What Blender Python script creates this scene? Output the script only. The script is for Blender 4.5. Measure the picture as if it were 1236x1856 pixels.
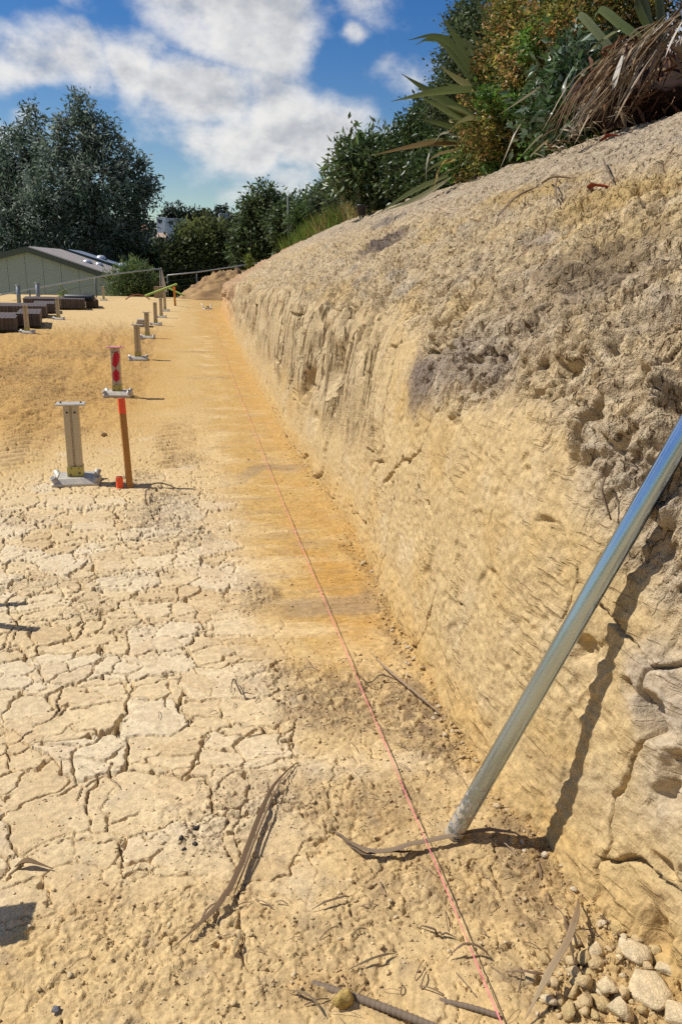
import bpy, bmesh, math, random
import numpy as np
from mathutils import Vector, Matrix
from math import sin, cos, pi, radians, tan, atan2, sqrt

for o in list(bpy.data.objects): bpy.data.objects.remove(o)
SC = bpy.context.scene
COL = SC.collection

# ------------------------------------------------------------------ camera
EYE = 1.55
YAW, PITCH, ROLL = radians(11.197), radians(17.130), radians(1.5)
FPX, PW, PH = 1397.0, 1236.0, 1856.0
_f = np.array([sin(YAW)*cos(PITCH), cos(YAW)*cos(PITCH), -sin(PITCH)])
_r0 = np.array([cos(YAW), -sin(YAW), 0.0]); _u0 = np.cross(_r0, _f)
_r = cos(ROLL)*_r0 + sin(ROLL)*_u0; _u = -sin(ROLL)*_r0 + cos(ROLL)*_u0
cam = bpy.data.cameras.new('camera'); camo = bpy.data.objects.new('camera', cam); COL.objects.link(camo)
cam.sensor_fit = 'VERTICAL'; cam.sensor_height = 24.0; cam.lens = 24.0*FPX/PH
cam.clip_start = 0.05; cam.clip_end = 4000
camo.matrix_world = Matrix(((_r[0], _u[0], -_f[0], 0), (_r[1], _u[1], -_f[1], 0), (_r[2], _u[2], -_f[2], EYE), (0, 0, 0, 1)))
SC.camera = camo
SC.render.resolution_x, SC.render.resolution_y = 681, 1024
SC.cycles.use_adaptive_sampling = True; SC.cycles.adaptive_threshold = .015; SC.cycles.use_denoising = False; SC.cycles.max_bounces = 4; SC.cycles.diffuse_bounces = 3; SC.cycles.glossy_bounces = 2; SC.cycles.transmission_bounces = 2
SC.cycles.caustics_reflective = False; SC.cycles.caustics_refractive = False

def ray(px, py): return _f + (px-PW/2)/FPX*_r - (py-PH/2)/FPX*_u
def at(px, py, z=None, Y=None):
    """a site position seen at a photo pixel: on the level z, or at the distance Y along the cut"""
    d = ray(px, py)
    t = Y/d[1] if Y is not None else ((z or 0.0)-EYE)/d[2]
    return np.array([0, 0, EYE]) + d*t

# ------------------------------------------------------------------ sun, sky, exposure
SUN_EL, SUN_AZ = radians(51), radians(-20)
sl = bpy.data.lights.new('sun', 'SUN'); sl.energy = 5.0; sl.angle = radians(0.53); sl.color = (1.0, 0.955, 0.88)
so = bpy.data.objects.new('sun', sl); COL.objects.link(so)
so.rotation_euler = Vector((cos(SUN_EL)*cos(SUN_AZ), cos(SUN_EL)*sin(SUN_AZ), -sin(SUN_EL))).to_track_quat('-Z', 'Y').to_euler()
SC.view_settings.view_transform = 'Standard'; SC.view_settings.look = 'None'
SC.view_settings.gamma = 1.0; SC.view_settings.exposure = 0.12; SC.view_settings.use_curve_mapping = False

world = bpy.data.worlds.new('World'); SC.world = world; world.use_nodes = True
def build_world():
    nt = world.node_tree; nt.nodes.clear(); N = nt.nodes.new; L = nt.links.new
    out = N('ShaderNodeOutputWorld')
    sky = N('ShaderNodeTexSky'); sky.sky_type = 'NISHITA'; sky.sun_disc = False
    sky.sun_elevation = SUN_EL; sky.sun_rotation = radians(290); sky.altitude = 50
    sky.air_density = 1.1; sky.dust_density = 0.1; sky.ozone_density = 1.6
    hs = N('ShaderNodeHueSaturation'); hs.inputs['Hue'].default_value = .515; hs.inputs['Saturation'].default_value = 1.5; hs.inputs['Value'].default_value = 0.70
    L(sky.outputs[0], hs.inputs['Color'])
    tc = N('ShaderNodeTexCoord')
    def vm(op, a, b=None, s=None):
        n = N('ShaderNodeVectorMath'); n.operation = op
        for i, v in enumerate((a, b)):
            if v is None: continue
            if isinstance(v, (tuple, list)): n.inputs[i].default_value = v
            else: L(v, n.inputs[i])
        if s is not None: n.inputs['Scale'].default_value = s
        return n
    def ma(op, a, b=None, c=None, clamp=False):
        n = N('ShaderNodeMath'); n.operation = op; n.use_clamp = clamp
        for i, v in enumerate((a, b, c)):
            if v is None: continue
            if isinstance(v, (int, float)): n.inputs[i].default_value = v
            else: L(v, n.inputs[i])
        return n.outputs[0]
    def ss(v, lo, hi):
        n = N('ShaderNodeMapRange'); n.interpolation_type = 'SMOOTHSTEP'; L(v, n.inputs['Value'])
        n.inputs['From Min'].default_value = lo; n.inputs['From Max'].default_value = hi
        return n.outputs[0]
    d = vm('NORMALIZE', tc.outputs['Generated']).outputs[0]
    ds = vm('MULTIPLY', d, (1, 1, 1.5)).outputs[0]
    # cumulus bank: soft lobes at the bearings where the clouds stand, broken up by fractal noise
    lobes = [(60, 120, .06, .95), (150, 115, .07, 1), (250, 125, .08, 1), (360, 170, .09, 1), (420, 255, .085, .95), (500, 200, .09, .95), (590, 250, .095, .95), (400, 350, .06, .5), (540, 340, .07, .6),
             (740, 150, .06, .45), (660, 45, .026, .6), (470, 66, .03, .55), (690, 280, .07, .75), (0, 140, .04, .5), (64, 214, .02, .5), (700, -70, .08, .6),
             (1100, 170, .15, .9)]
    wn = N('ShaderNodeTexNoise'); L(ds, wn.inputs['Vector']); wn.inputs['Scale'].default_value = 8; wn.inputs['Detail'].default_value = 2
    wv = vm('ADD', ds, vm('SCALE', vm('SUBTRACT', wn.outputs['Color'], (.5, .5, .5)).outputs[0], s=0.12).outputs[0]).outputs[0]
    acc = None
    for (px, py, r, a) in lobes:
        c = ray(px, py); c = c/np.linalg.norm(c)
        dist = vm('DISTANCE', wv, (c[0], c[1], c[2]*1.5)).outputs['Value']
        m = ma('MULTIPLY', ss(dist, r*1.25, r*0.1), a)
        acc = m if acc is None else ma('MAXIMUM', acc, m)
    # the same broken cumulus over the unseen sky, cover raised to warm shadow fill
    gn = N('ShaderNodeTexNoise'); L(ds, gn.inputs['Vector']); gn.inputs['Scale'].default_value = 3.1; gn.inputs['Detail'].default_value = 2
    acc = ma('MAXIMUM', acc, ma('MULTIPLY', ss(gn.outputs['Fac'], .47, .64), .9))
    def nz(vec, det):
        n = N('ShaderNodeTexNoise'); L(vec, n.inputs['Vector']); n.inputs['Scale'].default_value = 12
        n.inputs['Detail'].default_value = det; n.inputs['Roughness'].default_value = .6
        return n.outputs['Fac']
    n1 = nz(ds, 7); n2 = nz(vm('ADD', ds, (-.012, -.004, .024)).outputs[0], 4)
    de = ma('ADD', acc, ma('MULTIPLY', ma('SUBTRACT', n1, .5), 1.4))
    alpha = ma('MULTIPLY', ss(de, .14, .86), .93)
    lit = ma('MULTIPLY', ma('SUBTRACT', n1, n2), 1.7)
    shade = ss(ma('SUBTRACT', lit, ma('MULTIPLY', ss(de, .55, 1.35), .40)), -.55, .18)
    mixc = N('ShaderNodeMixRGB'); L(shade, mixc.inputs['Fac'])
    mixc.inputs['Color1'].default_value = (3.5, 3.7, 4.0, 1); mixc.inputs['Color2'].default_value = (7.1, 6.95, 6.7, 1)
    mx = N('ShaderNodeMixRGB'); L(alpha, mx.inputs['Fac']); L(hs.outputs[0], mx.inputs['Color1']); L(mixc.outputs[0], mx.inputs['Color2'])
    bg = N('ShaderNodeBackground'); bg.inputs['Strength'].default_value = 0.115
    L(mx.outputs[0], bg.inputs['Color']); L(bg.outputs[0], out.inputs['Surface'])
build_world()
world.cycles.sampling_method = 'MANUAL'; world.cycles.sample_map_resolution = 256

# ------------------------------------------------------------------ helpers: noise
RNG = np.random.default_rng(7)
_T = RNG.random((16, 256, 256)).astype(np.float32)*2*pi
_GX, _GY = np.cos(_T), np.sin(_T)
def perlin(x, y, seed=0):
    x = np.asarray(x, np.float32); y = np.asarray(y, np.float32); k = seed % 16
    x = x+seed*17.31; y = y+seed*9.77
    xi = np.floor(x); yi = np.floor(y); fx = x-xi; fy = y-yi
    xi = xi.astype(np.int32) & 255; yi = yi.astype(np.int32) & 255; x1 = (xi+1) & 255; y1 = (yi+1) & 255
    u = fx*fx*fx*(fx*(fx*6-15)+10); v = fy*fy*fy*(fy*(fy*6-15)+10)
    GX, GY = _GX[k], _GY[k]
    a = GX[xi, yi]*fx+GY[xi, yi]*fy; b = GX[x1, yi]*(fx-1)+GY[x1, yi]*fy
    c = GX[xi, y1]*fx+GY[xi, y1]*(fy-1); d = GX[x1, y1]*(fx-1)+GY[x1, y1]*(fy-1)
    return ((a*(1-u)+b*u)*(1-v)+(c*(1-u)+d*u)*v)*1.42
def fbm(x, y, oct=4, seed=0, gain=.5, lac=2.03):
    t = 0; a = 1.; s = 0
    for i in range(oct):
        t = t+a*perlin(x, y, seed+i); s += a; a *= gain; x = x*lac; y = y*lac
    return t/s
def ridged(x, y, oct=3, seed=0, gain=.5):
    t = 0; a = 1.; s = 0
    for i in range(oct):
        t = t+a*(1-np.abs(perlin(x, y, seed+i))*1.6); s += a; a *= gain; x = x*2.03; y = y*2.03
    return t/s
_V = RNG.random((4, 256, 256, 2)).astype(np.float32)
def voro(x, y, seed=0):
    """distance to the nearest cell border, to the nearest point, and a random value per cell"""
    x = np.asarray(x, np.float32); y = np.asarray(y, np.float32); k = seed % 4
    xi = np.floor(x).astype(np.int32); yi = np.floor(y).astype(np.int32)
    d1 = np.full(x.shape, 9e9, np.float32); d2 = d1.copy(); p1x = np.zeros_like(x); p1y = p1x.copy(); p2x = p1x.copy(); p2y = p1x.copy(); idv = p1x.copy()
    for dx in (-1, 0, 1):
        for dy in (-1, 0, 1):
            cx = xi+dx; cy = yi+dy; j = _V[k][cx & 255, cy & 255]
            qx = cx+.1+.8*j[..., 0]; qy = cy+.1+.8*j[..., 1]
            d = (qx-x)**2+(qy-y)**2
            n1 = d < d1; n2 = (~n1) & (d < d2)
            d2 = np.where(n1, d1, np.where(n2, d, d2)); p2x = np.where(n1, p1x, np.where(n2, qx, p2x)); p2y = np.where(n1, p1y, np.where(n2, qy, p2y))
            d1 = np.where(n1, d, d1); p1x = np.where(n1, qx, p1x); p1y = np.where(n1, qy, p1y); idv = np.where(n1, (j[..., 0]*7.13+j[..., 1]*3.7) % 1, idv)
    e = (d2-d1)/(2*np.sqrt((p1x-p2x)**2+(p1y-p2y)**2)+1e-6)
    return e, np.sqrt(d1), idv
def sst(v, lo, hi):
    t = np.clip((v-lo)/(hi-lo), 0, 1); return t*t*(3-2*t)
def mixc(a, b, t): return a+(np.asarray(b, np.float32)-a)*t[..., None]

# ------------------------------------------------------------------ helpers: objects
def props(o, label=None, cat=None, group=None, kind=None):
    if label: o['label'] = label
    if cat: o['category'] = cat
    if group: o['group'] = group
    if kind: o['kind'] = kind
    return o
def empty(name, loc=(0, 0, 0), rz=0, **k):
    o = bpy.data.objects.new(name, None); COL.objects.link(o); o.location = loc; o.rotation_euler = (0, 0, rz); o.empty_display_size = .1
    return props(o, **k)
def new_mesh(name, V, F, smooth=False, col=None, msk=None):
    """V (n,3); F (m,3) or (m,4) array or list of faces"""
    me = bpy.data.meshes.new(name)
    if isinstance(F, np.ndarray):
        V = np.ascontiguousarray(V, np.float32); m, k = F.shape
        me.vertices.add(len(V)); me.vertices.foreach_set('co', V.ravel())
        me.loops.add(m*k); me.loops.foreach_set('vertex_index', np.ascontiguousarray(F, np.int32).ravel())
        me.polygons.add(m); me.polygons.foreach_set('loop_start', np.arange(0, m*k, k, dtype=np.int32))
        me.update(calc_edges=True)
    else:
        me.from_pydata([tuple(v) for v in V], [], F)
    if smooth: me.polygons.foreach_set('use_smooth', np.ones(len(me.polygons), bool))
    if col is not None:
        at_ = me.color_attributes.new('Col', 'FLOAT_COLOR', 'POINT')
        c = np.ones((len(V), 4), np.float32); c[:, :3] = col; at_.data.foreach_set('color', c.ravel())
    if msk is not None:
        at_ = me.color_attributes.new('Msk', 'FLOAT_COLOR', 'POINT')
        c = np.ones((len(V), 4), np.float32); c[:, :3] = msk; at_.data.foreach_set('color', c.ravel())
    me.update(); return me
def link(name, me, mat, parent=None, loc=(0, 0, 0), rot=(0, 0, 0), **k):
    o = bpy.data.objects.new(name, me); COL.objects.link(o)
    if mat is not None and len(me.materials) == 0: me.materials.append(mat)
    o.location = loc; o.rotation_euler = rot
    if parent: o.parent = parent
    return props(o, **k)
def bevel(o, w, seg=2):
    m = o.modifiers.new('bevel', 'BEVEL'); m.width = w; m.segments = seg; m.limit_method = 'ANGLE'; m.angle_limit = radians(40); return o
class MB:
    def __init__(s): s.v = []; s.f = []
    def add(s, V, F):
        n = len(s.v); s.v += [tuple(p) for p in V]; s.f += [tuple(i+n for i in f) for f in F]; return s
    def box(s, c, d, R=None):
        x, y, z = (q/2 for q in d)
        P = [Vector(p) for p in ((-x, -y, -z), (x, -y, -z), (x, y, -z), (-x, y, -z), (-x, -y, z), (x, -y, z), (x, y, z), (-x, y, z))]
        if R is not None: P = [R @ p for p in P]
        return s.add([p+Vector(c) for p in P], [(0, 3, 2, 1), (4, 5, 6, 7), (0, 1, 5, 4), (1, 2, 6, 5), (2, 3, 7, 6), (3, 0, 4, 7)])
    def tube(s, pts, rad, n=8, caps=True, flat=None):
        pts = [Vector(p) for p in pts]; m = len(pts); V = []; up = Vector((.31, .2, .93))
        for i, p in enumerate(pts):
            t = (pts[min(i+1, m-1)]-pts[max(i-1, 0)]).normalized()
            a = t.cross(up); a = a.normalized() if a.length > 1e-3 else t.cross(Vector((1, 0, 0))).normalized(); b = a.cross(t)
            r = rad[i] if hasattr(rad, '__len__') else rad
            for k in range(n):
                th = 2*pi*k/n; V.append(p+a*(cos(th)*r)+b*(sin(th)*r))
        F = []
        for i in range(m-1):
            for k in range(n):
                k2 = (k+1) % n; F.append((i*n+k, i*n+k2, (i+1)*n+k2, (i+1)*n+k))
        if caps: F.append(tuple(range(n))[::-1]); F.append(tuple((m-1)*n+k for k in range(n)))
        return s.add(V, F)
    def prism(s, poly, y0, y1):
        """poly in XZ, extruded along Y"""
        n = len(poly); V = [(x, y0, z) for x, z in poly]+[(x, y1, z) for x, z in poly]
        F = [tuple(range(n)), tuple(range(2*n-1, n-1, -1))]+[((i+1) % n, i, n+i, n+(i+1) % n) for i in range(n)]
        return s.add(V, F)
    def mesh(s, name, smooth=False): return new_mesh(name, s.v, s.f, smooth)
    def obj(s, name, mat, parent=None, smooth=False, **k): return link(name, s.mesh(name, smooth), mat, parent, **k)

# ------------------------------------------------------------------ helpers: materials
def material(name):
    m = bpy.data.materials.new(name); m.use_nodes = True; nt = m.node_tree
    return m, nt, nt.nodes['Principled BSDF']
def plain(name, col, rough=.6, metal=0., var=.15, scale=8., bump=0., bscale=60., spec=.4, stretch=(1, 1, 1), col2=None):
    m, nt, b = material(name); N = nt.nodes.new; L = nt.links.new
    tc = N('ShaderNodeTexCoord'); mp = N('ShaderNodeMapping'); mp.inputs['Scale'].default_value = stretch; L(tc.outputs['Object'], mp.inputs['Vector'])
    n = N('ShaderNodeTexNoise'); L(mp.outputs[0], n.inputs['Vector']); n.inputs['Scale'].default_value = scale; n.inputs['Detail'].default_value = 6
    mx = N('ShaderNodeMixRGB'); L(n.outputs['Fac'], mx.inputs['Fac'])
    c = np.array(col); c2 = np.array(col2) if col2 is not None else c
    mx.inputs['Color1'].default_value = (*(c*(1-var)), 1); mx.inputs['Color2'].default_value = (*np.clip(c2*(1+var), 0, 1), 1)
    L(mx.outputs[0], b.inputs['Base Color'])
    rr = N('ShaderNodeMapRange'); L(n.outputs['Fac'], rr.inputs['Value']); rr.inputs['To Min'].default_value = max(rough-.12, .03); rr.inputs['To Max'].default_value = min(rough+.12, 1)
    L(rr.outputs[0], b.inputs['Roughness'])
    b.inputs['Metallic'].default_value = metal; b.inputs['Specular IOR Level'].default_value = spec
    if bump:
        n2 = N('ShaderNodeTexNoise'); L(mp.outputs[0], n2.inputs['Vector']); n2.inputs['Scale'].default_value = bscale; n2.inputs['Detail'].default_value = 5
        bp = N('ShaderNodeBump'); bp.inputs['Strength'].default_value = bump; bp.inputs['Distance'].default_value = .01
        L(n2.outputs['Fac'], bp.inputs['Height']); L(bp.outputs[0], b.inputs['Normal'])
    return m
def soil_mat(name, bstr=.6, fine=150., coarse=38., cells=False):
    m, nt, b = material(name); N = nt.nodes.new; L = nt.links.new
    tc = N('ShaderNodeTexCoord'); at_ = N('ShaderNodeAttribute'); at_.attribute_name = 'Col'
    n1 = N('ShaderNodeTexNoise'); n1.inputs['Scale'].default_value = coarse; n1.inputs['Detail'].default_value = 5; n1.inputs['Roughness'].default_value = .65
    n2 = N('ShaderNodeTexNoise'); n2.inputs['Scale'].default_value = fine; n2.inputs['Detail'].default_value = 4
    n3 = N('ShaderNodeTexVoronoi'); n3.inputs['Scale'].default_value = coarse*2.6
    for n in (n1, n2)+((n3,) if cells else ()): L(tc.outputs['Object'], n.inputs['Vector'])
    # grains of paler and browner soil
    r1 = N('ShaderNodeMapRange'); L(n1.outputs['Fac'], r1.inputs['Value']); r1.inputs['From Min'].default_value = .3; r1.inputs['From Max'].default_value = .7; r1.inputs['To Min'].default_value = .76; r1.inputs['To Max'].default_value = 1.2
    r2 = N('ShaderNodeMapRange'); L(n2.outputs['Fac'], r2.inputs['Value']); r2.inputs['From Min'].default_value = .3; r2.inputs['From Max'].default_value = .7; r2.inputs['To Min'].default_value = .86; r2.inputs['To Max'].default_value = 1.13
    mu = N('ShaderNodeMath'); mu.operation = 'MULTIPLY'; L(r1.outputs[0], mu.inputs[0]); L(r2.outputs[0], mu.inputs[1])
    vm = N('ShaderNodeVectorMath'); vm.operation = 'SCALE'; L(at_.outputs['Color'], vm.inputs[0]); L(mu.outputs[0], vm.inputs['Scale'])
    L(vm.outputs[0], b.inputs['Base Color'])
    b.inputs['Roughness'].default_value = .95; b.inputs['Specular IOR Level'].default_value = .12
    ad = N('ShaderNodeMath'); ad.operation = 'MULTIPLY_ADD'; L(n2.outputs['Fac'], ad.inputs[0]); ad.inputs[1].default_value = .35; L(n1.outputs['Fac'], ad.inputs[2])
    sb = N('ShaderNodeMath'); sb.operation = 'MULTIPLY_ADD'; sb.inputs[0].default_value = 0; sb.inputs[1].default_value = -.5
    if cells: L(n3.outputs['Distance'], sb.inputs[0])
    L(ad.outputs[0], sb.inputs[2])
    bp = N('ShaderNodeBump'); bp.inputs['Strength'].default_value = bstr; bp.inputs['Distance'].default_value = .012
    L(sb.outputs[0], bp.inputs['Height']); L(bp.outputs[0], b.inputs['Normal'])
    return m
def leaf_mat(name, rough=.5, trans=.25, spec=.35):
    m, nt, b = material(name); N = nt.nodes.new; L = nt.links.new
    at_ = N('ShaderNodeAttribute'); at_.attribute_name = 'Col'
    L(at_.outputs['Color'], b.inputs['Base Color']); b.inputs['Roughness'].default_value = rough; b.inputs['Specular IOR Level'].default_value = spec
    tr = N('ShaderNodeBsdfTranslucent'); L(at_.outputs['Color'], tr.inputs['Color'])
    mx = N('ShaderNodeMixShader'); mx.inputs['Fac'].default_value = trans
    L(b.outputs[0], mx.inputs[1]); L(tr.outputs[0], mx.inputs[2]); L(mx.outputs[0], nt.nodes['Material Output'].inputs['Surface'])
    return m
M = {}
def bank_mat(name, bump, fine, coarse, bigp, flutp, dist, shade_tint, amt, crk, flk=(1, 3, .6, (6, 7, 60), .45)):
    m = soil_mat(name, bump, fine, coarse); nt = m.node_tree; N = nt.nodes.new; L = nt.links.new; b = nt.nodes['Principled BSDF']
    tc = N('ShaderNodeTexCoord'); mk = N('ShaderNodeAttribute'); mk.attribute_name = 'Msk'; sp = N('ShaderNodeSeparateColor'); L(mk.outputs['Color'], sp.inputs[0])
    def noise(scale, det, rough, stretch=(1, 1, 1), rot=0.):
        mp = N('ShaderNodeMapping'); mp.inputs['Scale'].default_value = stretch; mp.inputs['Rotation'].default_value = (rot, 0, 0); L(tc.outputs['Object'], mp.inputs['Vector'])
        n = N('ShaderNodeTexNoise'); n.inputs['Scale'].default_value = scale; n.inputs['Detail'].default_value = det; n.inputs['Roughness'].default_value = rough; L(mp.outputs[0], n.inputs['Vector']); return n.outputs['Fac']
    def ma(op, a, b_, c=None):
        n = N('ShaderNodeMath'); n.operation = op
        for i, v in enumerate((a, b_, c)):
            if v is None: continue
            if isinstance(v, (int, float)): n.inputs[i].default_value = v
            else: L(v, n.inputs[i])
        return n.outputs[0]
    big = noise(*bigp); flut = noise(*flutp)
    def mr(v, a, b_, c, d):
        n = N('ShaderNodeMapRange'); L(v, n.inputs['Value'])
        for k, q in zip(('From Min', 'From Max', 'To Min', 'To Max'), (a, b_, c, d)): n.inputs[k].default_value = q
        return n.outputs[0]
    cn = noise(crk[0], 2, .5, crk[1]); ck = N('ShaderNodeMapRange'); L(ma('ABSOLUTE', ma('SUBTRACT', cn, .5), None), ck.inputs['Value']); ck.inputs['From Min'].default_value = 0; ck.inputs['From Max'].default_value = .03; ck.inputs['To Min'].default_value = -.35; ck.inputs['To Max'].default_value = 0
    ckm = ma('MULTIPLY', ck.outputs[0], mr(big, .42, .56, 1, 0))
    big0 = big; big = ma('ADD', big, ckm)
    fk = noise(*flk); fkm = ma('MULTIPLY', ma('MULTIPLY', mr(fk, .57, .66, 0, 1), mr(noise(3.2, 2, .5), .44, .58, 0, 1)), sp.outputs[2])
    flc = mr(ma('ABSOLUTE', ma('SUBTRACT', flut, .5), None), 0, .03, 1, 0)
    h = ma('ADD', ma('MULTIPLY', big, sp.outputs[0]), ma('MULTIPLY', ma('SUBTRACT', ma('MULTIPLY', flut, 1.1), ma('MULTIPLY', flc, .55)), sp.outputs[1]))
    h = ma('SUBTRACT', h, ma('MULTIPLY', fkm, .10))
    old = b.inputs['Normal'].links[0].from_node
    b2 = N('ShaderNodeBump'); b2.inputs['Strength'].default_value = .9; b2.inputs['Distance'].default_value = dist; L(h, b2.inputs['Height']); L(b2.outputs[0], old.inputs['Normal'])
    # shade of pores, cracks and flute grooves painted into clay colour, plus scrape flecks
    src = b.inputs['Base Color'].links[0].from_socket
    f = ma('MULTIPLY', mr(big, .52, .36, 0, amt), sp.outputs[0]); f2 = ma('MULTIPLY', ma('MAXIMUM', mr(flut, .46, .30, 0, amt*.7), ma('MULTIPLY', flc, .8)), sp.outputs[1])
    mx = N('ShaderNodeMixRGB'); mx.blend_type = 'MULTIPLY'; f3 = ma('MAXIMUM', ma('MULTIPLY', mr(ckm, -.03, -.22, 0, .85), sp.outputs[0]), ma('MULTIPLY', fkm, .55)); L(ma('MAXIMUM', ma('MAXIMUM', f, f2), f3), mx.inputs['Fac']); L(src, mx.inputs['Color1']); mx.inputs['Color2'].default_value = (*shade_tint, 1)
    L(mx.outputs[0], b.inputs['Base Color']); return m
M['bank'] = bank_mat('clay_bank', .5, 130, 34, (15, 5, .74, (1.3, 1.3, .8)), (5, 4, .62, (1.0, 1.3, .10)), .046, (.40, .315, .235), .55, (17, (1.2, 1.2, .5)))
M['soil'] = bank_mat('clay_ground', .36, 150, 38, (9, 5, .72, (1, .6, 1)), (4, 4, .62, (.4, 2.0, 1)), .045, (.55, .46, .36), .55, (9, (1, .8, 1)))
M['crumb'] = soil_mat('clay_crumbs', .5, 240, 60)
M['leaf'] = leaf_mat('leaf', .5, .42); M['gloss_leaf'] = leaf_mat('glossy_leaf', .36, .32, .45); M['dry'] = leaf_mat('dry_leaf', .7, .15, .2)
M['galv'] = plain('galvanised_steel', (.48, .47, .44), .55, .5, .30, 24, .15, 200, col2=(.50, .44, .34))
M['pole'] = plain('galvanised_pole', (.42, .52, .65), .2, 1.0, .2, 22, .05, 90, stretch=(1, 1, .2))  # blue of the reflected sky is put into the metal's base colour
def weather_pole(m):
    nt = m.node_tree; N = nt.nodes.new; L = nt.links.new; b = nt.nodes['Principled BSDF']; tc = N('ShaderNodeTexCoord'); sp = N('ShaderNodeSeparateXYZ'); L(tc.outputs['Object'], sp.inputs[0])
    n = N('ShaderNodeTexNoise'); n.inputs['Scale'].default_value = 38; n.inputs['Detail'].default_value = 5; n.inputs['Roughness'].default_value = .7; L(tc.outputs['Object'], n.inputs['Vector'])
    g = N('ShaderNodeMapRange'); L(sp.outputs['Z'], g.inputs['Value']); g.inputs['From Min'].default_value = 0; g.inputs['From Max'].default_value = .30; g.inputs['To Min'].default_value = .26; g.inputs['To Max'].default_value = 0
    ad = N('ShaderNodeMath'); L(n.outputs['Fac'], ad.inputs[0]); L(g.outputs[0], ad.inputs[1])
    f = N('ShaderNodeMapRange'); L(ad.outputs[0], f.inputs['Value']); f.inputs['From Min'].default_value = .66; f.inputs['From Max'].default_value = .76
    mx = N('ShaderNodeMixRGB'); L(f.outputs[0], mx.inputs['Fac']); L(b.inputs['Base Color'].links[0].from_socket, mx.inputs['Color1']); mx.inputs['Color2'].default_value = (.42, .34, .22, 1); L(mx.outputs[0], b.inputs['Base Color'])
    mt = N('ShaderNodeMapRange'); L(f.outputs[0], mt.inputs['Value']); mt.inputs['To Min'].default_value = 1; mt.inputs['To Max'].default_value = .1; L(mt.outputs[0], b.inputs['Metallic'])
    r0 = b.inputs['Roughness'].links[0].from_socket; rm = N('ShaderNodeMath'); rm.operation = 'MULTIPLY_ADD'; L(f.outputs[0], rm.inputs[0]); rm.inputs[1].default_value = .5; L(r0, rm.inputs[2]); L(rm.outputs[0], b.inputs['Roughness'])
weather_pole(M['pole'])
M['post'] = plain('dull_steel_post', (.46, .385, .27), .48, .45, .14, 18, .05, 160, stretch=(1, 1, .15))
M['zinc'] = plain('yellow_zinc', (.42, .38, .12), .42, .35, .2, 25)
M['bolt'] = plain('dark_bolt', (.12, .11, .10), .5, .6)
M['bore'] = plain('pipe_bore', (.06, .06, .065), .7)
M['bark'] = plain('bark', (.11, .085, .06), .9, 0, .35, 9, .6, 40, stretch=(1, 1, .25))
M['twig'] = plain('dry_twig', (.20, .14, .09), .9, 0, .3, 40, .4, 200)
M['shedwall'] = plain('sage_cladding', (.245, .325, .30), .55, 0, .06, 2)
M['shedtrim'] = plain('dark_green_trim', (.05, .075, .06), .5, 0, .1, 4)

# ================================================================== GROUND
FOOT_Y = np.array([-8, .8, 1.24, 1.5, 1.8, 2.16, 2.84, 3.64, 4.78, 6., 7.5, 12.3, 20, 30, 34.6, 37, 40, 48])
FOOT_X = np.array([1.2, 1.12, 1.06, .99, .95, .91, .92, .95, 1.02, .96, .93, .98, 1.08, 1.22, 1.36, 2.3, 4.2, 12.])
def foot_x(y): return np.interp(y, FOOT_Y, FOOT_X)
PALE = np.array((.545, .395, .195), np.float32); OCHRE = (.46, .295, .105); ORANGE = (.43, .245, .068); DARK = (.17, .115, .065); WHITE = (.62, .53, .38); BROWN = (.36, .215, .085)
# crumbly patches: centre x, y, radii, strength of dark colour, roughness of relief
CRUMB = [(.50, 2.55, .32, .34, .75, 1.), (.78, 2.35, .16, .45, .9, 1.), (.30, 2.75, .22, .18, .55, .8), (-.22, 5.1, .26, .75, .8, 1.1), (.0, 4.55, .12, .25, .7, 1.), (-.45, 5.95, .2, .3, .5, .8),
         (.27, 3.6, .12, .28, .75, 1.), (.88, 1.62, .16, .42, .75, 1.), (.62, 1.62, .3, .22, .5, .8), (.2, 2.0, .25, .2, .45, .8), (.45, 1.95, .32, .2, .5, .8), (.38, 1.5, .3, .14, .4, .8), (-.15, 1.5, .5, .3, .12, .7), (.2, 1.35, .25, .1, .3, .9), (.93, 1.25, .2, .25, .3, 1.2), (.72, 1.33, .2, .16, .45, .8),
         (-.52, 3.55, .14, .2, .35, .7), (-.30, 3.3, .12, .15, .35, .7), (-.8, 3.9, .3, .14, .35, .6), (-.3, 3.95, .35, .1, .4, .6), (.85, 3.2, .06, .6, .4, .8), (.9, 4.1, .06, .5, .3, .8), (-1.3, 5.0, .4, .2, .3, .6), (.0, 1.9, .2, .15, .3, .8),
         (-1.6, 10.5, .9, 1.2, .35, .9), (-2.6, 12.5, 1.2, 1.5, .4, .9), (-1.2, 7.9, .25, .3, .45, .8), (-2.2, 15.5, 1.2, 1.2, .35, .8), (-.1, 6.6, .25, .35, .45, .9), (.1, 16., .5, .3, .4, .6), (.3, 12., .5, .2, .4, .6)]
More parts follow.
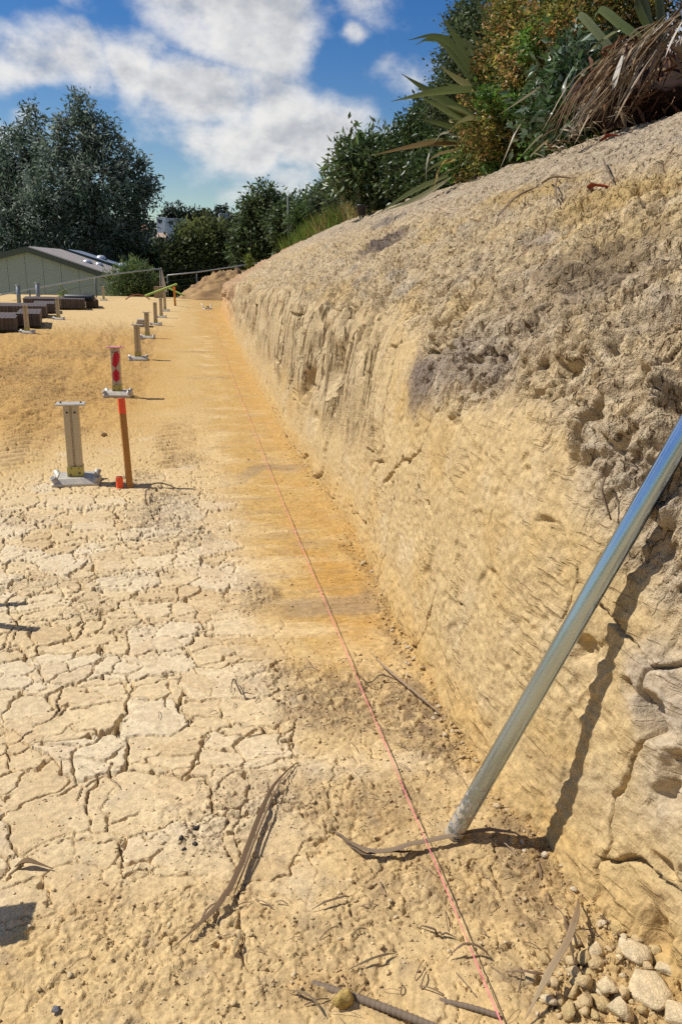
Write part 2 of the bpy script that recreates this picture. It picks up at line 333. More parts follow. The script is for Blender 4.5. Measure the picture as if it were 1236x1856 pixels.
def ground_fn(x, y):
    x = np.asarray(x, np.float32); y = np.asarray(y, np.float32)
    near = 1-sst(y, 9, 16)
    z = .02*fbm(x*.9, y*.9, 3, 1)+.006*fbm(x*3, y*3, 3, 4)*(.35+.65*sst(-x+.35+.2*perlin(x, y, 3), -.1, .5))
    # machine-scraped strip beside the cut
    strip = sst(x+.34*fbm(x*1.6, y*1.3, 4, 5)+.05*fbm(x*9, y*9, 2, 2), -.02, .34)*sst(y+.5*fbm(x*3, y*1.5, 3, 6), 2.65, 3.2)
    col = np.broadcast_to(PALE, x.shape+(3,)).copy()
    tone = fbm(x*1.3, y*1.3, 4, 8)
    col = mixc(col, OCHRE, .55*sst(tone, -.05, .55))
    col = mixc(col, WHITE, .55*sst(fbm(x*2.1, y*2.1, 4, 9), .18, .6))
    col = mixc(col, BROWN, .45*sst(fbm(x*5, y*5, 4, 13), .02, .5)*sst(x+.35*tone+.6*(1-sst(y, 1.5, 2.2)), -.25, .35)); col = mixc(col, (.30, .225, .14), .5*sst(fbm(x*9, y*9, 3, 14), .15, .55)*(1-sst(y, 2.2, 3.)))
    far = sst(y, 5.5, 11)
    farpale = sst(fbm(x*.35, y*.16, 3, 2), -.05, .4)
    col = mixc(col, OCHRE, far*(.75-.55*farpale*sst(y, 14, 22)))
    col = mixc(col, BROWN, (.10+.45*sst(fbm(x*1.1, y*.9, 4, 6), -.15, .35))*sst(y, 6.5, 9)*sst(-x+.3*tone, .3, 1.1)*(1-sst(y, 19, 26))); col = mixc(col, (.44, .255, .075), .65*sst(y, 6.2, 8.5)*sst(-x+.5*tone, .0, .8)*(1-sst(y, 19, 27)))
    col = mixc(col, PALE*np.float32(1.08), .6*sst(y, 18, 27)*sst(-x+.3*tone, -.2, .8))
    streak = fbm(x*1.5, y*(5.5-3*far)+.7*x, 5, 10)
    sc = np.broadcast_to(np.array(OCHRE, np.float32), x.shape+(3,))
    sc = mixc(sc, PALE*np.float32(1.05), sst(streak+.4*(.45-x)-.2*sst(y, 3.5, 5), -.2, .3))
    blot = sst(fbm(x*3.3, y*2.2, 4, 7), -.45, .1); sc = mixc(sc, ORANGE, blot*(.9*sst(x+.15*tone, .42, .7)*(1-sst(y, 4.2, 5.4))+.5*sst(x, .3, .8)*sst(y, 4, 6))); sc = mixc(sc, PALE, .45*sst(fbm(x*2.3+5, y*3.1, 4, 9), .0, .4))
    sc = mixc(sc, (.36, .245, .12), .55*sst(fbm(x*2.5, y*6, 4, 3), .05, .45)); sc = mixc(sc, (.30, .21, .12), .7*sst(np.sin(y*2.3+perlin(x*2, y, 2)*1.4), .82, .98)*sst(x, .25, .5)*(1-sst(y, 6, 9)))
    col = mixc(col, np.zeros(3), np.zeros_like(x)); col = col+(sc-col)*strip[..., None]
    z = z*(1-.55*strip)+strip*(-.012+.010*fbm(x*4, y*15, 4, 11)*near-.012*np.clip(ridged(x*2.2+.3*tone, y*9, 2, 4)-.72, 0, 1)*near+.008*fbm(x*1.8, y*4, 3, 12))
    # crumbs
    cm = np.zeros_like(x); cd = np.zeros_like(x)
    wx = x+.10*fbm(x*4, y*4, 3, 13); wy = y+.14*fbm(x*4, y*4, 3, 14)
    for (cx, cy, rx, ry, dk, rg) in CRUMB:
        q = 1-sst(np.sqrt(((wx-cx)/rx)**2+((wy-cy)/ry)**2), .35, 1.15)
        cm = np.maximum(cm, q*rg); cd = np.maximum(cd, q*dk)
    foot = (1-sst(foot_x(y)-x, .0, .16+.06*tone)); cm = np.maximum(cm, foot*.6); cm = np.maximum(cm, .45*strip*sst(fbm(x*4, y*5, 3, 6), .1, .45)); 
    col = mixc(col, OCHRE, .7*foot)
    cm = np.maximum(cm,   .07*sst(fbm(x*1.7, y*1.7, 3, 15), .05, .5)*(1-strip)*near+.12*(1-sst(y, 1.6, 2.1)))
    e1, d1, i1 = voro(x*34+.8*perlin(x*20, y*20, 1), y*34, 1); e2, d2, i2 = voro(x*70, y*70, 2)
    mott = sst(fbm(x*14, y*14, 3, 3), -.35, .3)
    z = z+cm*near*(.013*i1*i1*sst(e1, 0, .14)+.008*i2*i2*sst(e2, 0, .16)+.008*fbm(x*16, y*16, 3, 6))
    z = z+.0011*near*fbm(x*45, y*45, 2, 7)
    dk = cd*(.55+.45*mott)*(.4+.6*(i1 < .62))
    col = mixc(col, DARK, np.clip(dk, 0, 1))
    # drying cracks
    wX = x+.13*fbm(x*3.2, y*3.2, 4, 2)+.016*fbm(x*26, y*26, 2, 6); wY = y+.13*fbm(x*3.2, y*3.2, 4, 5)+.016*fbm(x*26, y*26, 2, 9)
    region = (1-sst(x+.12*tone, .18, .42))*sst(y, 1.5, 2.1)*(1-sst(y, 4.6, 6.5))
    e, _, cid = voro(wX*3.6, wY*4.2, 3)
    e = e/3.8
    res = .0022+.0011*y; w = (.0062*sst(fbm(x*3.1, y*3.1, 3, 11), -.3, .5)+.001)*(.25+.75*region)+.27*res
    mA = sst(fbm(x*1.2+3, y*1.2, 2, 12), -.75, -.35)*(1-.85*strip)*(1-.8*sst(y, 7, 9))*(.25+.75*region)
    crack = (1-sst(e, w*.5, w*1.0))*mA
    eb, _, cb = voro(wX*7.3+5, wY*7.9, 0); eb = eb/7.6
    wb = (.0042*sst(fbm(x*3.7, y*3.7, 2, 13), -.35, .35)+.0004)+.25*res
    crack2 = (1-sst(eb, wb*.4, wb*1.05))*(.15+.85*region)*sst(fbm(x*3.7, y*3.7, 2, 13), -.3, .1)*(1-.8*strip)*near
    z = z-.07*crack-.035*crack2
    z = z+(cid-.5)*.006*region+(cb-.5)*.004*region-.002*region*(1-sst(e, 0, .012))   # plates tilt and curl
    col = mixc(col, WHITE, region*(.32+.3*sst(cid+.5*tone, .4, .9))); col = mixc(col, BROWN, .22*region*sst(cb+.4*tone, .6, .95))
    # digger tracks
    for (cx, y0, y1, hw, sl, amp) in ((-1.35, 6.2, 14, .24, -.10, 1.), (-.16, 6.1, 8.8, .2, .02, .9), (-2.1, 7.0, 18, .24, -.1, 1.), (-.75, 10, 22, .2, -.02, .8), (-1.6, 14, 24, .24, -.05, .8)):
        c = cx+sl*(y-y0); t = (1-sst(np.abs(x-c+.03*perlin(x*3, y*2, 4)), hw*.6, hw*1.15))*sst(y+.6*fbm(x*4, y*4, 2, 8), y0, y0+.8)*(1-sst(y+.6*fbm(x*4, y*4, 2, 8), y1-1.2, y1))*amp*sst(fbm(x*2.6, y*2.6, 3, 11), -.7, -.1)
        rib = np.sin((y+.14*np.abs(x-c)/hw+.03*perlin(x*5, y*5, 3))*2*pi/.165)
        z = z+t*(.024*np.clip(rib, -.5, 1)-.02)*sst(fbm(x*3, y*3, 2, 5), -.5, 0); col = mixc(col, (.27, .165, .075), .42*t*(.35+.65*(rib < 0)))
    # clods and ruts in the disturbed middle distance
    dist_ = sst(y, 6.5, 9)*sst(-x, .4, 1.2)*(1-sst(y, 22, 30))
    z = z+dist_*(.045*fbm(x*2.4, y*.8, 4, 14)+.065*np.clip(fbm(x*7, y*5, 3, 3), -.1, 1)*sst(fbm(x*1.1, y*.9, 4, 6), -.25, .3))
    msk = np.stack([np.clip(.25*cm+dist_*.5+.05*(1-strip), 0, 1), strip*.10, 0*x], -1)
    # scattered coloured flecks
    col = mixc(col, (.16, .05, .03), .7*sst(perlin(x*7, y*7, 15), .62, .75)*sst(-np.abs(x+.1), -.35, 0)*(1-sst(y, 1.5, 1.9)))
    # ground falls away behind the site
    z = z-np.clip(y-50+.5*tone, 0, 14)*.24
    z = z-np.clip(-x-14-.12*np.clip(y, 0, 60), 0, 30)*.2
    return z, col, msk
GZ = {}
def ground_z(x, y):
    """height of the finished ground mesh"""
    ys, L, R_, Z = GZ['y'], GZ['L'], GZ['R'], GZ['z']; n = Z.shape[1]
    r = int(np.clip(np.searchsorted(ys, y)-1, 0, len(ys)-2)); t = (y-ys[r])/(ys[r+1]-ys[r]); out = []
    for k in (r, r+1):
        u = (x-L[k])/(R_[k]-L[k])*(n-1)
        if u < 0: return float(ground_fn(np.array([x], np.float32), np.array([y], np.float32))[0][0])
        c = int(min(u, n-2)); f = min(u-c, 1); out.append(Z[k, c]*(1-f)+Z[k, c+1]*f)
    return float(out[0]*(1-t)+out[1]*t)

def grid_faces(nr, nc):
    i = np.arange((nr-1)*(nc-1)); r = i//(nc-1); c = i % (nc-1); a = r*nc+c
    return np.stack([a, a+1, a+nc+1, a+nc], 1)
def build_ground():
    ys = [.92]
    while ys[-1] < 62: ys.append(ys[-1]+(ys[-1]**2+EYE**2)/(EYE*770)*(.72 if 6 < ys[-1] < 16 else .76 if 1.5 < ys[-1] < 6 else 1.1))
    ys = np.concatenate([np.linspace(-8, .85, 36), np.array(ys)])
    nr = len(ys); nc = 600; u = np.linspace(0, 1, nc)
    L = -(.72+.30*np.clip(ys, 0, None)); Rr = np.interp(ys, [0, 30, 36, 62], [1.28, 1.6, 6., 26.])
    X = L[:, None]+(Rr-L)[:, None]*u[None]
    g = np.array([30., 18., 11, 7, 4.5, 3, 2, 1.3, .8, .5, .3, .18, .1, .05])
    X = np.concatenate([L[:, None]-g[None], X], 1); nc = X.shape[1]
    Y = np.repeat(ys[:, None], nc, 1)
    z, col, msk = ground_fn(X, Y)
    GZ.update(y=ys, L=L, R=Rr, z=z[:, len(g):])
    V = np.stack([X, Y, z], -1).reshape(-1, 3)
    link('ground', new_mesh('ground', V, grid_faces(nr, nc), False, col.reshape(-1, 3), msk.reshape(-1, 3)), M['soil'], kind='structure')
build_ground()

# ================================================================== EARTH BANK (the cut)
PD = np.array([(-.05, -.28), (0, 0), (.045, .35), (.10, .8), (.165, 1.13), (.27, 1.36), (.57, 1.62), (1.05, 1.93), (1.6, 2.275), (2.3, 2.635), (3.3, 2.95), (4.2, 3.2)])
_s = np.concatenate([[0], np.cumsum(np.hypot(*np.diff(PD, axis=0).T))]); _s = _s-_s[1]
SS = np.linspace(_s[0], _s[-1], 700)
_px = np.interp(SS, _s, PD[:, 0]); _pz = np.interp(SS, _s, PD[:, 1])
_k = np.hanning(61); _k /= _k.sum()
def _smooth(a): p = np.pad(a, 30, mode='reflect', reflect_type='odd'); return np.convolve(p, _k, 'valid')
_px, _pz = _smooth(_px), _smooth(_pz)
_tx, _tz = np.gradient(_px, SS), np.gradient(_pz, SS); _n = np.hypot(_tx, _tz); _tx /= _n; _tz /= _n
def hscale(y): return np.interp(y, [-9, 18, 26, 34, 40, 48], [1, 1, .94, .82, .70, .30])
def bank_base(y, s):
    x = foot_x(y)+np.interp(s, SS, _px); z = np.interp(s, SS, _pz)*hscale(y)
    return x, z
_wy = np.geomspace(1.0, 40, 500); _ws = np.linspace(0, 4.2, 260); _WY, _WS = np.meshgrid(_wy, _ws, indexing='ij')
_bx, _bz = bank_base(_WY, _WS); _d = np.stack([_bx, _WY, _bz-EYE], -1); _dep = _d@_f
_WPX = PW/2+FPX*(_d@_r)/_dep; _WPY = PH/2-FPX*(_d@_u)/_dep; _WPX[_dep < .1] = 9e9
def wall_at(px, py):
    q = (_WPX-px)**2+(_WPY-py)**2+_WS*30; i = np.unravel_index(np.argmin(q), q.shape); return _WY[i], _WS[i]
_bd = np.array(sorted([wall_at(*p) for p in ((740, 748), (820, 752), (900, 735), (960, 770), (1010, 820), (1060, 905), (1085, 945), (1150, 1060), (1232, 1190))]))
def s_bound(y):
    yy = np.concatenate([[.2, 1.2], _bd[:, 0], [_bd[-1, 0]+.15, _bd[-1, 0]+.9, 12, 40]]); sv = np.concatenate([[.3, .45], _bd[:, 1], [_bd[-1, 1]+.3, 1.32, 1.3, 1.3]])
    return np.interp(y, yy, sv)
# hollows and gaps in the face: photo position, half sizes along the cut and up the face, depth
GOUGE = [(950, 590, .13, .06, .10), (972, 575, .05, .07, .09), (1222, 700, .035, .16, .09), (1062, 800, .03, .13, .08), (1040, 560, .16, .05, .06), (930, 520, .06, .05, .07), (870, 590, .04, .035, .07), (1050, 1175, .05, .05, .06), (1140, 1270, .045, .03, .06), (1185, 1320, .05, .05, .07),
         (1205, 1440, .04, .025, .06), (1215, 1395, .03, .05, .05), (568, 762, .11, .06, .06), (676, 800, .05, .16, .05), (668, 640, .035, .22, .08), (627, 565, .06, .16, .09), (695, 450, .20, .07, .16), (960, 430, .05, .12, .05), (1090, 460, .2, .05, .05), (1140, 600, .05, .1, .05),
         (1110, 1000, .02, .06, .03), (1000, 940, .06, .012, .02), (550, 570, .07, .1, .08), (520, 560, .07, .14, .08), (548, 650, .08, .12, .07), (585, 610, .05, .14, .06), (1180, 1690, .04, .05, .05), (1220, 1600, .05, .04, .04), (900, 640, .03, .1, .05), (1150, 690, .1, .04, .05), (1190, 560, .12, .05, .05), (820, 480, .14, .04, .06), (760, 560, .05, .12, .06)]
GOUGE = [wall_at(a, b)+(c, d, e) for a, b, c, d, e in GOUGE]
STAIN = [(765, 690, .42, .16, (.20, .155, .125), .85), (820, 660, .5, .16, (.27, .215, .18), .6), (690, 440, .8, .28, (.13, .10, .09), .9), (700, 400, .7, .25, (.22, .18, .15), .8), (470, 530, 2.5, .16, (.30, .265, .23), .7), (900, 620, .5, .25, (.36, .30, .235), .5), (1180, 830, .35, .25, (.40, .345, .28), .5), (1000, 500, .6, .25, (.30, .23, .16), .5),
         (1210, 1240, .15, .16, (.36, .31, .26), .6), (1220, 1400, .12, .2, (.42, .36, .28), .5), (960, 345, 1., .2, (.44, .30, .11), .7), (1090, 360, .8, .25, (.45, .31, .12), .7), (1130, 420, .6, .25, (.42, .30, .13), .5), (1080, 480, .5, .2, (.20, .15, .10), .6)]
STAIN = [wall_at(a, b)+(c, d, e, g) for a, b, c, d, e, g in STAIN]
def bank_fn(y, s):
    y = y.astype(np.float32); s = s.astype(np.float32)
    low = fbm(y*1.1, s*1.3, 3, 1)
    wy = y+.10*fbm(y*4, s*4, 3, 2); ws = s+.08*fbm(y*4, s*4, 3, 3)
    sb = s_bound(y); rough = sst(ws-sb+.10*fbm(y*7, s*7, 3, 8), -.08, .20)
    upper = sst(ws, 1.25, 1.75)
    h = .022*low*sst(s, 0, .5)
    # lower face, dressed by the bucket: strokes in patches of one direction
    _, _, pid = voro(y*1.7+.5*low, s*2.1, 1); ang = (pid-.5)*2.0+.55
    ca, sa = np.cos(ang), np.sin(ang); u = y*ca+s*sa; v = -y*sa+s*ca
    lines = perlin(u*13, v*60, 4)*.6+perlin(u*24, v*110, 5)*.5
    smooth = (1-rough)
    h = h+smooth*(.008*fbm(y*4, s*4, 5, 6)+.006*lines*(1-sst(y, 4, 6))*sst(fbm(y*3, s*3, 2, 7), -.4, .3)+.010*(pid-.5)+.007*fbm(y*26, s*26, 2, 12)*(1-sst(y, 4, 7)))
    ep, _, ip = voro(wy*24, ws*30, 3); h = h-smooth*.009*sst(ip, .86, .93)*sst(ep, 0, .10)*(1-sst(y, 4, 6))*sst(fbm(y*2.5, s*2.5, 2, 5), -.3, .3)
    ef, _, idf = voro(wy*9, ws*7, 2); wf_ = sst(y, 4.5, 6)
    h = h-smooth*(1-wf_)*.011*sst(idf, .84, .92)*sst(ef, .0, .10)*sst(fbm(y*2, s*2, 2, 9), -.25, .3)
    # flutes cut by the bucket teeth further along
    wf = sst(y+.5*low, 4.0, 5.6)*sst(s+.15*perlin(y*2, s, 2), .25, .75)*(1-sst(ws, 1.25, 1.65))
    fq = 1/(.75+.05*y); yw = y*fq; g = perlin(yw*3.2+.10*perlin(yw*1.5, s*2.2, 3), s*.4, 8); groove = np.clip(1-np.abs(g)*8, 0, 1)
    cq = yw*4.6+.25*perlin(yw*2, s*1.1, 7); ci = np.floor(cq).astype(np.int32); cv = _V[2][ci & 255, (ci*7+np.floor(s*.45+_V[1][ci & 255, 3, 0]).astype(np.int32)) & 255, 0]-.5; cf = cq-ci; cedge = sst(np.minimum(cf, 1-cf), 0, .12)
    g2 = perlin(yw*8+.12*perlin(yw*3, s*2, 5), s*.6, 9); groove2 = np.clip(1-np.abs(g2)*5, 0, 1)
    h = h+wf*(.85+.04*y)*(.025*perlin(yw*4, s*.6, 10)+.085*cv*cedge-.05*(1-cedge)*sst(perlin(yw*2, s*1.5, 12), -.3, .1)-.16*groove*sst(fbm(yw*1.3, s*1.6, 2, 4), -.35, .1)-.06*groove2*sst(perlin(yw*3, s*2, 6), -.3, .2)+.012*perlin(yw*18, s*2, 11))
    # crumbling upper face: blocks, flakes and cracks
    e1, d1, i1 = voro(wy*3.6+.25*ws, ws*3.2, 3); e2, d2, i2 = voro(wy*9.5, ws*8.+2, 0); e3, d3, i3 = voro(y*26, s*22, 1)
    q0 = np.sqrt(((wy-STAIN[0][0])/.5)**2+((ws-STAIN[0][1])/.2)**2); rr = rough*(.75+.25*perlin(y*.8, s*.8, 5))*(1-.6*(1-sst(q0, .6, 1.4)))
    flat = 1-.6*sst(s, 2.3, 3.2)
    h = h+rr*flat*(.06*(i1-.5)*sst(e1, 0, .03)+.055*(i2-.5)*sst(e2, 0, .05)+.034*(i3-.5)*sst(e3, 0, .08)+.045*fbm(y*2.6, s*2.6, 5, 12)+.03*fbm(y*15, s*10, 3, 13))
    fl = ridged(y*8+3.2*s+.5*low, s*2.4, 3, 14)
    h = h-rr*flat*.075*np.clip(fl-.5, 0, 1)**1.5*2.2
    dres = (y*y+1.5)/1540*1.2
    cw = .55*dres+.008*sst(fbm(y*2.2, s*2.2, 2, 2), -.2, .4)
    fz = 1/(.6+.07*y); e4, _, _ = voro(np.log(.6+.07*np.clip(wy, -5, 50))/.07*6.0+.9*ws, ws*3.2+7, 2); e4 = e4/(6*fz)
    h = h-rr*(.06+.004*y)*flat*(1-sst(e4, cw*.5, cw*1.1))*sst(fbm(y*2.2, s*2.2, 2, 2), -.35, .1)
    # sparse fissures on the dressed face
    e5, _, _ = voro(wy*2.1+3, ws*1.7, 1); e5 = e5/2; cw5 = (.006+.45*dres)*sst(fbm(y*1.7+4, s*1.7, 2, 7), -.15, .3)+1e-4
    h = h-smooth*.04*(1-sst(e5, cw5*.5, cw5*1.1))*sst(cw5, .002, .005)*(1-sst(y, 8, 12))
    gn = fbm(y*11, s*11, 3, 4)
    for (gy, gs, ry, rs, dp) in GOUGE:
        q = np.sqrt(((wy-gy)/ry)**2+((ws-gs)/rs)**2)+.45*gn; h = h-.8*dp*(1-sst(q, .45, 1.2))
    # toe
    h = h+.05*(1-sst(s, .0, .16))*(.3+fbm(y*3, s, 3, 9))
    h = h*np.where(y > 32, .8, 1)
    # colours
    col = np.broadcast_to(np.array((0.4785, 0.3523, 0.1783), np.float32), y.shape+(3,)).copy()
    t1 = fbm(y*1.5, s*2, 4, 10); t2 = fbm(y*3.7, s*3.7, 4, 11)
    col = mixc(col, (0.4437, 0.3001, 0.1218), .75*sst(t1, -.05, .5)); col = mixc(col, (0.5046, 0.4002, 0.2436), .6*sst(t2, .05, .5)); col = mixc(col, (0.3480, 0.2436, 0.1218), .45*sst(fbm(y*5, s*6, 3, 3), .1, .5))
    col = mixc(col, (0.4350, 0.3437, 0.2132), .6*wf)
    up = np.broadcast_to(np.array((0.517, 0.400, 0.241), np.float32), y.shape+(3,))
    up = mixc(up, (0.580, 0.414, 0.186), .7*sst(t1+.2*t2, .0, .5)); up = mixc(up, (0.373, 0.310, 0.235), .8*sst(fbm(y*1.9, s*2.6, 4, 12), .08, .5)); up = mixc(up, (0.649, 0.538, 0.373), .6*sst(t2, .15, .55))
    up = mixc(up, (0.345, 0.241, 0.138), .5*sst(fbm(y*7, s*6, 3, 5), .1, .5))
    up = mixc(up, (0.414, 0.338, 0.248), .65*sst(s+.25*t1, 2.5, 3.1))
    col = col+(up-col)*rough[..., None]
    for (gy, gs, ry, rs, c, a) in STAIN:
        q = np.sqrt(((wy-gy)/ry)**2+((ws-gs)/rs)**2)+.45*t2; col = mixc(col, c, a*(1-sst(q, .35, 1.2)))
    fe = sst(y+2*t1, 19, 26); col = mixc(col, (.47, .30, .175), .8*fe)
    col = mixc(col, (.46, .29, .10), .75*(1-sst(s+.08*t1, .04, .20))*(.55+.45*sst(t2, -.3, .3)))
    col = mixc(col, (.52, .30, .08), .5*fe*(1-sst(s, .3, .9)))
    msk = np.stack([.06+.94*rough, wf*(1-rough*.6), smooth*(1-.7*wf)], -1)
    return h, col, msk
def build_bank():
    ys = [.55]
    while ys[-1] < 41: ys.append(ys[-1]+(ys[-1]**2+1.5)/(2.0*770)*1.2)
    ys = np.concatenate([np.linspace(-8, .5, 40), np.array(ys), np.linspace(41.5, 48, 8)])
    sv = np.concatenate([np.linspace(SS[0], -.02, 12), np.arange(0, 1.6, .0068), np.arange(1.6, 2.7, .0135), np.arange(2.7, SS[-1]-.01, .024)])
    Yg, Sg = np.meshgrid(ys, sv, indexing='ij')
    bx, bz = bank_base(Yg, Sg); h, col, msk = bank_fn(Yg, Sg)
    nx = -np.interp(Sg, SS, _tz); nz = np.interp(Sg, SS, _tx)
    V = np.stack([bx+nx*h, Yg, bz+nz*h], -1).reshape(-1, 3)
    F = grid_faces(len(ys), len(sv))
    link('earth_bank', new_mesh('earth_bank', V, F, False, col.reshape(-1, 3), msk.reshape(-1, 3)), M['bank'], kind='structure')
    return len(F)
build_bank()
def bank_pt(y, s, off=0.):
    """point on the finished bank face"""
    Y = np.array([[y]]); S = np.array([[s]]); x, z = bank_base(Y, S); h = bank_fn(Y, S)[0]
    nx = -np.interp(s, SS, _tz); nz = np.interp(s, SS, _tx)
    return np.array([x[0, 0]+nx*(h[0, 0]+off), y, z[0, 0]+nz*(h[0, 0]+off)])
def crest_z(y, x):
    """height of the hillside above the cut at x"""
    return np.interp(x-foot_x(y), PD[:, 0], PD[:, 1])*hscale(y) if x-foot_x(y) < 4.1 else 3.15*hscale(y)+.10*(x-foot_x(y)-4.1)

# hillside above the cut and the land around
M['hill'] = plain('hill_grass', (.075, .095, .032), .95, 0, .45, .8, .6, 8, col2=(.13, .12, .05))
M['land'] = plain('far_land', (.06, .075, .03), .95, 0, .4, .05, 0)
def build_land():
    ys = np.concatenate([np.linspace(-20, 36, 60), np.linspace(37, 90, 30)]); us = np.concatenate([np.linspace(0, 4, 20), np.geomspace(4.5, 60, 20)])
    Yg, U = np.meshgrid(ys, us, indexing='ij'); X = np.minimum(foot_x(Yg), 5)+3.15+U
    z = np.array([[crest_z(min(max(y, -8), 40), foot_x(min(max(y, -8), 40))+3.15) for y in ys]]).T-.04+.10*np.maximum(U-.8, 0)+.06*np.minimum(U, .8)+.06*fbm(X, Yg, 3, 3)*sst(U, .2, 1)-np.clip(Yg-42, 0, 30)*.12
    link('hillside', new_mesh('hillside', np.stack([X, Yg, z], -1).reshape(-1, 3), grid_faces(*Yg.shape), True), M['hill'], kind='structure')
    xs = np.linspace(-900, 900, 90); yy = np.linspace(-700, 1500, 110); Yg, X = np.meshgrid(yy, xs, indexing='ij')
    z = -3.4+np.clip((Yg-130)/150, 0, 1)**1.5*(17+5*fbm(X*.01, Yg*.01, 3, 4))*np.exp(-((X-10)/260)**2)+.3*fbm(X*.05, Yg*.05, 2, 5)
    link('land', new_mesh('land', np.stack([X, Yg, z], -1).reshape(-1, 3), grid_faces(*Yg.shape), True), M['land'], kind='structure')
build_land()
def land_z(x, y): return -3.4+min(max((y-130)/150, 0), 1)**1.5*17*math.exp(-((x-10)/260)**2)

# ================================================================== BUILDER'S THINGS ON THE SITE
def gp(px, py, up=0.):
    """ground position under a photo pixel, on the real relief"""
    p = at(px, py); return np.array([p[0], p[1], ground_z(p[0], p[1])+up])
def red_paint():
    m = plain('sprayed_post', (.44, .385, .31), .48, .45, .14, 18); nt = m.node_tree; N = nt.nodes.new; L = nt.links.new; b = nt.nodes['Principled BSDF']
    src = b.inputs['Base Color'].links[0].from_socket
    tc = N('ShaderNodeTexCoord'); sp = N('ShaderNodeSeparateXYZ'); L(tc.outputs['Object'], sp.inputs[0])
    nz = N('ShaderNodeTexNoise'); nz.inputs['Scale'].default_value = 22; nz.inputs['Detail'].default_value = 4; L(tc.outputs['Object'], nz.inputs['Vector'])
    def blob(cx, cz, rx, rz, sh):
        def ma(op, a, b_):
            n = N('ShaderNodeMath'); n.operation = op
            for i, v in enumerate((a, b_)):
                if isinstance(v, (int, float)): n.inputs[i].default_value = v
                else: L(v, n.inputs[i])
            return n.outputs[0]
        dx = ma('DIVIDE', ma('SUBTRACT', ma('SUBTRACT', sp.outputs['X'], cx), ma('MULTIPLY', ma('SUBTRACT', sp.outputs['Z'], cz), sh)), rx)
        dz = ma('DIVIDE', ma('SUBTRACT', sp.outputs['Z'], cz), rz)
        q = ma('ADD', ma('ADD', ma('MULTIPLY', dx, dx), ma('MULTIPLY', dz, dz)), ma('MULTIPLY', nz.outputs['Fac'], 1.5))
        r = N('ShaderNodeMapRange'); L(q, r.inputs['Value']); r.inputs['From Min'].default_value = 1.75; r.inputs['From Max'].default_value = 1.45
        return r.outputs[0]
    f = None
    for a in ((.008, .45, .046, .11, .18), (.0, .25, .046, .085, 0)):
        v = blob(*a)
        if f is None: f = v
        else:
            n = N('ShaderNodeMath'); n.operation = 'MAXIMUM'; L(f, n.inputs[0]); L(v, n.inputs[1]); f = n.outputs[0]
    mx = N('ShaderNodeMixRGB'); L(f, mx.inputs['Fac']); L(src, mx.inputs['Color1']); mx.inputs['Color2'].default_value = (.52, .012, .035, 1); L(mx.outputs[0], b.inputs['Base Color'])
    inv = N('ShaderNodeMath'); inv.operation = 'MULTIPLY_ADD'; L(f, inv.inputs[0]); inv.inputs[1].default_value = -.45; inv.inputs[2].default_value = .45; L(inv.outputs[0], b.inputs['Metallic'])
    return m
M['redpost'] = red_paint()
M['redplate'] = plain('pink_sprayed_plate', (.62, .24, .24), .5, .1, .35, 22)
def post_mesh():
    m = MB(); w, d, g = .105, .092, .007
    # two back-to-back channels leave a groove down the middle of the face
    out = [(-w/2, -d/2), (-g, -d/2), (-g*.6, -d/2+.010), (g*.6, -d/2+.010), (g, -d/2), (w/2, -d/2), (w/2, d/2), (g, d/2), (g*.6, d/2-.010), (-g*.6, d/2-.010), (-g, d/2), (-w/2, d/2)]
    n = len(out); V = [(x, y, .095) for x, y in out]+[(x, y, .585) for x, y in out]
    m.add(V, [tuple(range(n))[::-1], tuple(range(n, 2*n))]+[(i, (i+1) % n, n+(i+1) % n, n+i) for i in range(n)])
    return m.mesh('post')
def pan_mesh():
    m = MB(); z = .055
    b = [(-.165, -.125), (.165, -.125), (.175, .125), (-.175, .125)]; t = [(-.115, -.092), (.115, -.092), (.12, .10), (-.12, .10)]
    V = [(x, y, -.03) for x, y in b]+[(x, y, .014) for x, y in b]+[(x, y, z) for x, y in t]
    m.add(V, [(3, 2, 1, 0)]+[(i, (i+1) % 4, 4+(i+1) % 4, 4+i) for i in range(4)]+[(4+i, 4+(i+1) % 4, 8+(i+1) % 4, 8+i) for i in range(4)]+[(8, 9, 10, 11)])
    for s in (-1, 1): m.box((s*.128, 0, .035), (.012, .2, .05)); 
    return m.mesh('base_plate')
def pipe_mesh(length):
    m = MB(); R, r, n = .024, .019, 14; V = []; F = []
    prof = [(R, -.06), (R, length), (r, length), (r, length-.05)]
    for (q, z) in prof: V += [(q*cos(2*pi*k/n), q*sin(2*pi*k/n), z) for k in range(n)]
    for i in range(3):
        for k in range(n): F.append((i*n+k, i*n+(k+1) % n, (i+1)*n+(k+1) % n, (i+1)*n+k))
    F.append(tuple(3*n+k for k in range(n))); m.add(V, F); return m.mesh('pipe', True)
def bolt_mesh():
    m = MB(); m.tube([(0, 0, 0), (0, -.007, 0)], .0085, 6); m.tube([(0, -.007, 0), (0, -.014, 0)], .005, 6); return m.mesh('bolt')
PM = dict(post=post_mesh(), pan=pan_mesh(), pipe=pipe_mesh(.055), tall=pipe_mesh(.24), bolt=bolt_mesh(), cap=MB().box((0, 0, .592), (.205, .13, .013)).mesh('cap_plate'),
          bracket=MB().box((0, -.052, .085), (.114, .010, .09)).box((.052, 0, .085), (.010, .094, .09)).box((-.052, 0, .085), (.010, .094, .09)).box((0, .052, .085), (.114, .010, .09)).mesh('bracket'))
PM['redpost'] = PM['post'].copy(); PM['redcap'] = PM['cap'].copy()
